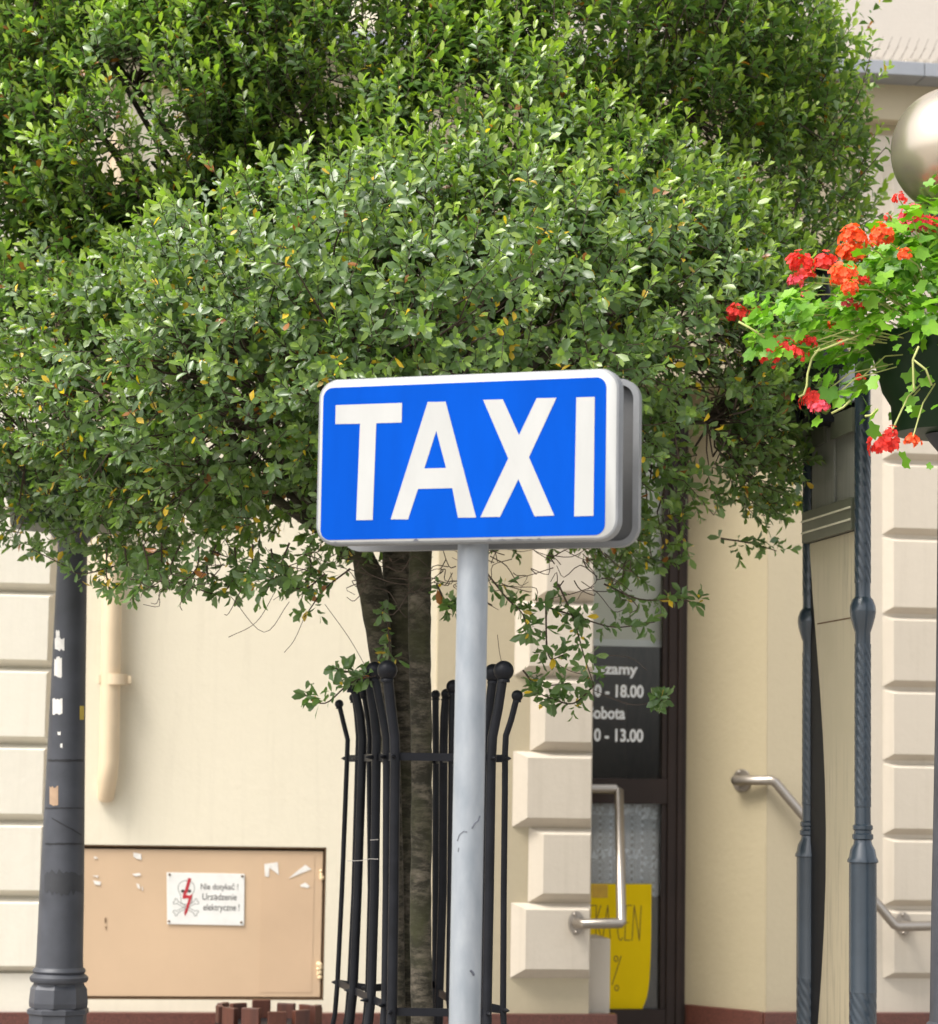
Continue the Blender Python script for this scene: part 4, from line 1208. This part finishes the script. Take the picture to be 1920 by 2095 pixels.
for Y, (bx, by, br2), hw, path, big in BARS:
    bc = at_y(*Q2(bx, by), Y); k = Y / F_PX / 3.554
    ps = [bc - Z * br2 * k * .5] + [at_y(*p, Y) for p in path]
    ps.sort(key=lambda p: -p.z)
    def at_z(z):
        for a_, b_ in zip(ps, ps[1:]):
            if a_.z >= z >= b_.z:
                t = (a_.z - z) / max(1e-6, a_.z - b_.z); return a_.lerp(b_, t)
        a_, b_ = ps[-2], ps[-1]; t = (a_.z - z) / max(1e-6, a_.z - b_.z); return a_.lerp(b_, t)
    upper.append(at_z(Z_UP)); pl_ = at_z(Z_LO); lower.append(pl_)
    ps = [p for p in ps if p.z > Z_LO] + [pl_]
    outd = (pl_ - cen); outd.z = 0; outd.normalize()
    for dz, ox in ((.10, .012), (.20, .05), (.30, .075), (.55, .085), (Z_LO - .02, .09)):
        ps.append(pl_ + outd * ox - Z * dz)
    mb = MB(); mb.tube(ps, hw * k, 14); o_ = mb.build('bar', M['black'], tg, smooth=True, angle=50)
    kb = MB(); kb.ball(bc, br2 * k, 20, 14); kb.lathe([(hw * k * 1.25, -br2 * k * 1.15), (hw * k * 1.3, -br2 * k * .9), (hw * k * .9, -br2 * k * .7)], bc, 16)
    kb.build('knob', M['black'], o_, smooth=True, angle=60)
def hoop(pts):
    c = sum(pts, Vector((0, 0, 0))) / len(pts)
    P_ = sorted(pts, key=lambda p: math.atan2(p.y - c.y, p.x - c.x))
    z = c.z; mb = MB(); n = len(P_); k = []
    for p in P_:
        o_ = (p - c); o_.z = 0; o_.normalize()
        k.append((p - o_ * .004, p - o_ * .010))
    for i in range(n):
        (a_, a2), (b_, b2) = k[i], k[(i + 1) % n]
        mb.hexa([Vector((q.x, q.y, z - .011)) for q in (a_, b_, b2, a2)] + [Vector((q.x, q.y, z + .011)) for q in (a_, b_, b2, a2)])
    return mb
hoop(upper).build('hoop', M['black'], tg); hoop(lower).build('hoop', M['black'], tg)
for lst in (upper, lower):
    for p in lst:
        o_ = (p - cen); o_.z = 0; o_.normalize()
        r_ = .015
        MB().tube([p, p + o_ * .02, p + o_ * .036], [.007, .006, .002], 8).build('rivet', M['black'], tg, smooth=True)
wr = MB()
for pl_ in ([Q3(395, 788), Q3(500, 785), Q3(560, 772), Q3(620, 775)], [Q3(560, 636), Q3(620, 632)]):
    wr.tube([at_y(*p, 7.62) for p in pl_], .0013, 4)
wr.build('binding_wire', M['wire'], tg)

# ------------------------------------------------------------------ tree
TC = Vector((at_y(850, 1900, 7.85).x, 7.85, 0))
tree = thing('tree', TC, 'dense round crowned small leaved tree with three dark stems inside the guard', 'tree')
STEMS = [
    (7.95, [(Q2(470, 0), 60), (Q2(545, 250), 100), (Q2(590, 450), 102), (Q2(622, 700), 92), (Q2(645, 950), 76), (Q2(690, 1300), 70), (Q3(720, 100), 66), (Q3(735, 900), 66), (Q3(750, 2000), 70)]),
    (8.02, [(Q2(720, -200), 50), (Q2(752, 100), 106), (Q2(764, 500), 104), (Q2(776, 900), 92), (Q2(800, 1400), 66), (Q3(805, 100), 62), (Q3(812, 1000), 66), (Q3(825, 2000), 74)]),
    (7.80, [(Q2(960, -250), 50), (Q2(930, 50), 80), (Q2(920, 300), 84), (Q2(918, 600), 84), (Q2(925, 1000), 80), (Q2(932, 1400), 78), (Q3(935, 100), 76), (Q3(932, 700), 76), (Q3(925, 1300), 78), (Q3(940, 2000), 82)])]
for Y, pth in STEMS:
    ps = [at_y(*p, Y) for p, _ in pth]; rr2 = [r_ / 3.554 * Y / F_PX for _, r_ in pth]
    last = ps[-1]; ps.append(Vector((last.x + .005, last.y, 0))); rr2.append(rr2[-1] * 1.35)
    n = len(ps); fine, fr2 = [], []
    for i in range(n - 1):
        for j in range(5):
            t = j / 5; fine.append(ps[i].lerp(ps[i + 1], t) + Vector((noise.noise(ps[i] * 9 + Vector((j, 0, 0))), noise.noise(ps[i] * 7 + Vector((0, j, 3))), 0)) * .003)
            fr2.append((rr2[i] * (1 - t) + rr2[i + 1] * t) * (1 + .05 * noise.noise(Vector((Y * 7, j * .9, i * 2.1)))))
    fine.append(ps[-1]); fr2.append(rr2[-1])
    MB().tube(fine, fr2, 18).build('trunk', M['bark'], tree, smooth=True)
FORK = [at_y(*Q2(470, 20), 7.95), at_y(*Q2(735, -150), 8.02), at_y(*Q2(950, -200), 7.8)]

LOBES = [  # centre, radii
    ((-0.10, 7.75, 2.88), (1.10, .95, .56)), ((-1.10, 8.30, 2.80), (.72, .80, .52)), ((.58, 8.25, 2.92), (.54, .85, .66)), ((-0.55, 7.65, 2.72), (.75, .75, .42)),
    ((-0.05, 8.75, 3.85), (1.15, .95, .95)), ((.72, 8.65, 3.62), (.60, .75, .80)), ((-1.02, 8.85, 3.62), (.80, .75, .85)), ((-1.35, 8.6, 3.45), (.62, .6, .62)), ((-.95, 8.6, 4.15), (.6, .6, .45)), ((-.80, 8.4, 3.40), (.5, .45, .42)), ((.33, 8.5, 4.0), (.5, .5, .42)), ((.04, 8.1, 3.52), (.5, .6, .5)), ((-1.2, 8.35, 3.75), (.6, .5, .6)), ((-.35, 8.5, 4.2), (.6, .5, .4)), ((-1.05, 8.1, 3.64), (.46, .42, .44)), ((-.72, 8.2, 3.95), (.42, .40, .36)), ((-1.35, 8.2, 3.95), (.40, .4, .40)), ((.25, 7.9, 3.22), (.62, .62, .40)), ((-.5, 8.3, 3.9), (.7, .6, .6)), ((.45, 8.3, 4.0), (.7, .6, .6))]
LC = np.array([c for c, _ in LOBES]); LR = np.array([r_ for _, r_ in LOBES])
vol = LR.prod(1) ** (2 / 3); pr_ = vol / vol.sum()
def lobe_depth(p):
    q = (p[:, None] - LC[None]) / LR[None]
    return np.linalg.norm(q, axis=2)
NS = 40000
li = rng.choice(len(LOBES), NS, p=pr_)
v = norm(rng.normal(size=(NS, 3)))
u_ = 1 - .42 * rng.random(NS) ** 1.6
P = LC[li] + LR[li] * v * u_[:, None]
dep = lobe_depth(P).min(1)
keep = dep > .52
keep &= (v[:, 1] < .3) | (rng.random(NS) < .22)
keep &= (P[:, 1] < 9.3) | (rng.random(NS) < .35)
nz_ = np.array([noise.noise(Vector(p) * 2.3) + .55 * noise.noise(Vector(p) * 5.5 + Vector((9, 3, 1))) for p in P])
keep &= (li >= len(LOBES) - 3) & (rng.random(NS) < .8) | (nz_ > -.36 - .14 * (P[:, 2] > 3.5) + .1 * (P[:, 2] < 2.45))
keep &= (np.hypot(P[:, 0] - CL.x, P[:, 1] - CL.y) > .25) | (P[:, 2] > zl2(1082) + 1.02)
keep &= P[:, 2] > 2.24 + .10 * rng.random(NS)
P = P[keep]
crown_c = np.array([-.12, 8.35, 2.95])
ow = norm((P - crown_c) * np.array([1, 1, 1.2]))
hi = np.clip((P[:, 2] - 2.3) / 2.0, 0, 1)[:, None]
AX = norm(ow * .75 + np.array([0, 0, 1.0]) * (.25 + .65 * hi) + rng.normal(size=P.shape) * .38)
SL = (.05 + .09 * rng.random(len(P))) * (1 + .9 * (rng.random(len(P)) < .12) * hi[:, 0])
NL = (6 + SL * 55 + 2 * rng.random(len(P))).astype(int)
# long free shoots at the top right and a few hanging twigs below
EXP, EXA, EXL, TW = [], [], [], MB()
def hanging(pts, Y, every=.05, ln_=.05):
    W = curve([at_y(x, y, Y + .03 * math.sin(i * 2.1)) for i, (x, y) in enumerate(pts)])
    TW.tube(W, [.0032 - .0018 * i / len(W) for i in range(len(W))], 5, False)
    for a_, b_ in zip(W, W[1:]):
        n = max(1, int((b_ - a_).length / every))
        for k in range(n):
            p = a_.lerp(b_, (k + rng.random()) / n)
            EXP.append(p); EXA.append(norm(np.array((b_ - a_).normalized()) * .7 + rng.normal(size=3) * .45 + np.array([0, 0, .15]))); EXL.append(ln_ * (.6 + .8 * rng.random()))
def curve(W, n=5):
    W = [Vector(p) for p in W]
    W = [W[0] * 2 - W[1]] + W + [W[-1] * 2 - W[-2]]
    out = []
    for i in range(1, len(W) - 2):
        for k in range(n):
            t = k / n; a, b_, c, d = W[i - 1:i + 3]
            out.append(.5 * ((2 * b_) + (c - a) * t + (2 * a - 5 * b_ + 4 * c - d) * t * t + (3 * b_ - a - 3 * c + d) * t ** 3))
    return out + [W[-2]]
d2 = lambda *a: [(x * 1.039, y * 1.039) for x, y in a]
hanging(d2((1100, 1150), (1130, 1220), (1150, 1290), (1170, 1350)), 7.55, .06)
hanging(d2((1170, 1350), (1130, 1385), (1085, 1375), (1050, 1360)), 7.55, .022, .035)
hanging(d2((1060, 1190), (1140, 1215), (1210, 1235), (1290, 1225)), 7.6, .034, .04)
hanging(d2((1190, 1150), (1260, 1180), (1330, 1180), (1385, 1190)), 7.7, .055, .04)
TW.tube(curve([at_y(x * 1.039, y * 1.039, 7.55) for x, y in ((1180, 1290), (1240, 1295), (1275, 1320))]), .0012, 4, False)
TW.tube(curve([at_y(x * 1.039, y * 1.039, 7.55) for x, y in ((1170, 1360), (1240, 1387), (1285, 1384))]), .0014, 4, False)
hanging(d2((1285, 1384), (1298, 1381), (1306, 1378)), 7.55, .03, .035)
hanging(d2((1030, 1320), (1060, 1350), (1120, 1345)), 7.55, .03, .03)
hanging(d2((1075, 1180), (1080, 1290), (1110, 1290)), 7.55, .05, .04)
hanging(d2((740, 1330), (690, 1345), (640, 1385), (595, 1365)), 7.5, .03, .03)
hanging(d2((728, 1335), (690, 1325), (655, 1315)), 7.5, .05, .025)
hanging(d2((470, 1130), (430, 1170), (360, 1150), (250, 1140)), 7.7, .03, .04)
hanging(d2((640, 1130), (600, 1160), (560, 1150), (520, 1140)), 7.6, .03, .05)
hanging(d2((690, 1120), (640, 1160), (600, 1215)), 7.6, .035, .05)
hanging(d2((330, 1080), (240, 1110), (160, 1130), (120, 1110), (60, 1080)), 7.9, .05, .03)
hanging(d2((760, 1180), (765, 1240), (770, 1300)), 7.7, .08, .04)
hanging(d2((860, 1150), (880, 1190), (890, 1200)), 7.6, .03, .04)
hanging(d2((960, 1130), (1000, 1180), (1030, 1210), (1040, 1250)), 7.5, .02, .05)
for x0 in range(210, 640, 36):
    yq = 1085 + 30 * rng.random()
    hanging(d2((x0, yq - 30), (x0 - 20 + 30 * rng.random(), yq + 20), (x0 - 45 + 60 * rng.random(), yq + 45 + 35 * rng.random())), 7.35 + .5 * rng.random(), .028, .045)
hanging(d2((1420, 1060), (1480, 1070), (1530, 1085)), 8.3, .04, .05)
hanging(d2((1500, 1000), (1560, 1000), (1590, 985)), 8.4, .03, .05)
for k in range(60):                                  # upright shoots along the outer right side
    p = at_y(1560 + 150 * rng.random() + 60 * (k % 3 == 0), 40 + 420 * rng.random(), 8.3 + .5 * rng.random())
    EXP.append(p); EXA.append(norm(np.array([.55, -.1, .8]) + rng.normal(size=3) * .2)); EXL.append(.10 + .10 * rng.random())
hanging(d2((1560, 420), (1640, 270), (1690, 190), (1720, 90)), 8.2, .035, .06)
hanging(d2((1550, 520), (1650, 400), (1745, 290)), 8.2, .035, .06)
hanging(d2((1440, 660), (1560, 560), (1650, 470), (1740, 420)), 8.1, .05, .06)
for x0, y0, x1, y1, Yq in ((600, 740, 850, 560, 7.3), (900, 700, 1040, 380, 7.4), (820, 740, 1000, 600, 7.2), (960, 690, 1250, 580, 7.3), (950, 640, 1180, 400, 7.4), (730, 640, 680, 350, 7.3), (880, 560, 930, 330, 7.4), (1010, 610, 1330, 540, 7.5), (1160, 700, 1420, 540, 7.5), (900, 720, 820, 520, 7.1), (700, 560, 640, 420, 7.3)):
    W = [at_y(x0 * 1.039, y0 * 1.039, Yq + .25), at_y((x0 + x1) / 2 * 1.039 + 8, (y0 + y1) / 2 * 1.039 - 10, Yq + .05), at_y(x1 * 1.039, y1 * 1.039, Yq + .05)]
    TW.tube(W, [.005, .0035, .0018], 5, False)
nx = len(EXP)
P2 = np.array([tuple(p) for p in EXP]); A2_ = np.array(EXA); L2 = np.array(EXL)
P = np.concatenate([P, P2]); AX = np.concatenate([AX, A2_]); SL = np.concatenate([SL, L2]); NL = np.concatenate([NL, (3 + L2 * 60).astype(int)])
# leaves along each shoot
idx = np.repeat(np.arange(len(P)), NL)
first = np.cumsum(NL) - NL
kk = np.arange(len(idx)) - first[idx]
t = (kk + .5) / NL[idx]
az = kk * 2.39996 + rng.random(len(idx)) * .5 + (idx * 1.7)
ax = AX[idx]
r0 = norm(np.cross(ax, np.array([.31, .52, .79]))); r1 = np.cross(ax, r0)
radl = r0 * np.cos(az)[:, None] + r1 * np.sin(az)[:, None]
el = np.radians(12 + 55 * t + rng.normal(size=len(idx)) * 10)
D_ = norm(radl * np.cos(el)[:, None] + ax * np.sin(el)[:, None] + np.array([0, 0, -.10]))
pos = P[idx] + ax * (SL[idx] * t)[:, None]
W_, D_, N_ = frames(D_, ax + rng.normal(size=ax.shape) * .15)
size = .0435 * (.50 + .80 * rng.random(len(idx))) * (1 - .25 * t)
curl = .3 + 2.4 * rng.random(len(idx)) ** 1.5
LT = np.array([(0, 0, 0), (-.19, .34, .035), (.19, .34, .035), (-.23, .72, .03), (.23, .72, .03), (0, .5, -.015), (0, 1.0, -.09)])
LF = np.array([(0, 5, 1), (0, 2, 5), (1, 5, 3), (2, 4, 5), (3, 5, 6), (4, 6, 5)])
rnd = rng.random(len(idx))
sh_r = rng.random(len(P))[idx]
old, mid, young_lit = np.array([.072, .128, .046]), np.array([.138, .218, .064]), np.array([.31, .41, .05])
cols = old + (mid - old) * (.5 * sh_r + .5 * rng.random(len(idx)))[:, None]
yg = np.clip((t - .45) * 2.0, 0, 1) * np.clip(hi.mean() - .10 + (pos[:, 2] - 2.9) * .62 + .25 * (sh_r - .5), 0.03, .95)  # new growth at tips, plus backlit lime of the upper crown painted in
cols = cols + (young_lit - cols) * yg[:, None]
low = np.clip((3.6 - pos[:, 2]) / 1.2, .15, 1)
yel = rnd < np.where(t < .35, .11, .022) * low
size[yel] *= .78
cols[yel] = np.array([.66, .43, .03]) * (.7 + .5 * rng.random((yel.sum(), 1)))
brn = (rnd > .994)
cols[brn] = np.array([.33, .12, .025]) * (.7 + .5 * rng.random((brn.sum(), 1)))
okf = lambda x, y: ~((x > 640) & (x < 1320) & (y > 745) & (y < 1150)) & ~((x > 915) & (x < 1010) & (y > 1100)) & ~((x > 1480) & (y > 430))
ids = pick_front(pos, size, 300, 34, okf)
rest = np.setdiff1d(np.arange(len(pos)), ids)
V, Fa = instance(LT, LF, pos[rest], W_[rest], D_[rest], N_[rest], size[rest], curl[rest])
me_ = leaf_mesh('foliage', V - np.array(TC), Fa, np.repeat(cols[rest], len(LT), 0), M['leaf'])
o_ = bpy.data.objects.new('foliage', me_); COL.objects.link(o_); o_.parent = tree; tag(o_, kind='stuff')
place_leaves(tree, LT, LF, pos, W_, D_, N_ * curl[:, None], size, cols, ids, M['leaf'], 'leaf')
# limbs, branches and twigs
limb_nodes = []
targets = []
for c, r_ in LOBES:
    for k in range(3):
        vv = norm(rng.normal(size=3)); targets.append(Vector(np.array(c) + np.array(r_) * vv * .55))
for tg_ in targets:
    f0 = min(FORK, key=lambda q: (q - tg_).length)
    m1 = f0.lerp(tg_, .4) + Vector((0, 0, .10)) + Vector(rng.normal(size=3) * .04)
    m2 = f0.lerp(tg_, .75) + Vector((0, 0, .06)) + Vector(rng.normal(size=3) * .04)
    MB().tube([f0 - Z * .05, m1, m2, tg_], [.020, .014, .010, .006], 8).build('limb', M['bark'], tree, smooth=True)
    limb_nodes += [m1, m1.lerp(m2, .5), m2, m2.lerp(tg_, .5), tg_]
LN = np.array([tuple(p) for p in limb_nodes])
for i in range(0, len(P) - nx):
    TW.tube([Vector(P[i]), Vector(P[i] + AX[i] * SL[i])], [.0019, .0009], 3, False)
    if i % 4 == 0 and (P[i, 2] < 3.0 or i % 12 == 0):
        j = int(np.argmin(((LN - P[i]) ** 2).sum(1)))
        a_, b_ = Vector(LN[j]), Vector(P[i])
        s_ = a_.lerp(b_, max(0.0, 1 - .26 / max(.26, (b_ - a_).length)))
        md = s_.lerp(b_, .5) + Vector(rng.normal(size=3) * .035) - Z * .01
        TW.tube([s_, md, b_], [.0042, .003, .0019], 4, False)
for k in range(90):                                  # bare fine twigs under the crown
    x = 300 + 950 * rng.random(); y = 1090 + 70 * rng.random(); Yq = 7.3 + .7 * rng.random()
    a_ = at_y(x * 1.039, y * 1.039, Yq)
    b_ = a_ + Vector(((rng.random() - .5) * .34, (rng.random() - .5) * .2, (rng.random() - .55) * .16))
    W = curve([a_, a_.lerp(b_, .35) + Vector(rng.normal(size=3) * .02), a_.lerp(b_, .7) + Vector(rng.normal(size=3) * .02), b_], 3)
    TW.tube(W, [.0020 - .0012 * i / len(W) for i in range(len(W))], 4, False)
for pl_ in (((455, 1175), (520, 1245), (570, 1185)), ((640, 1190), (690, 1260), (735, 1340)), ((600, 1215), (580, 1260), (560, 1285)), ((545, 1160), (505, 1225), (450, 1255)), ((980, 1250), (985, 1290), (995, 1330)), ((1075, 1250), (1080, 1290), (1120, 1320), (1160, 1330))):
    TW.tube(curve([at_y(x * 1.039, y * 1.039, 7.6) for x, y in pl_]), .0012, 4, False)
tag(TW.build('twigs', M['twig'], tree), kind='stuff')
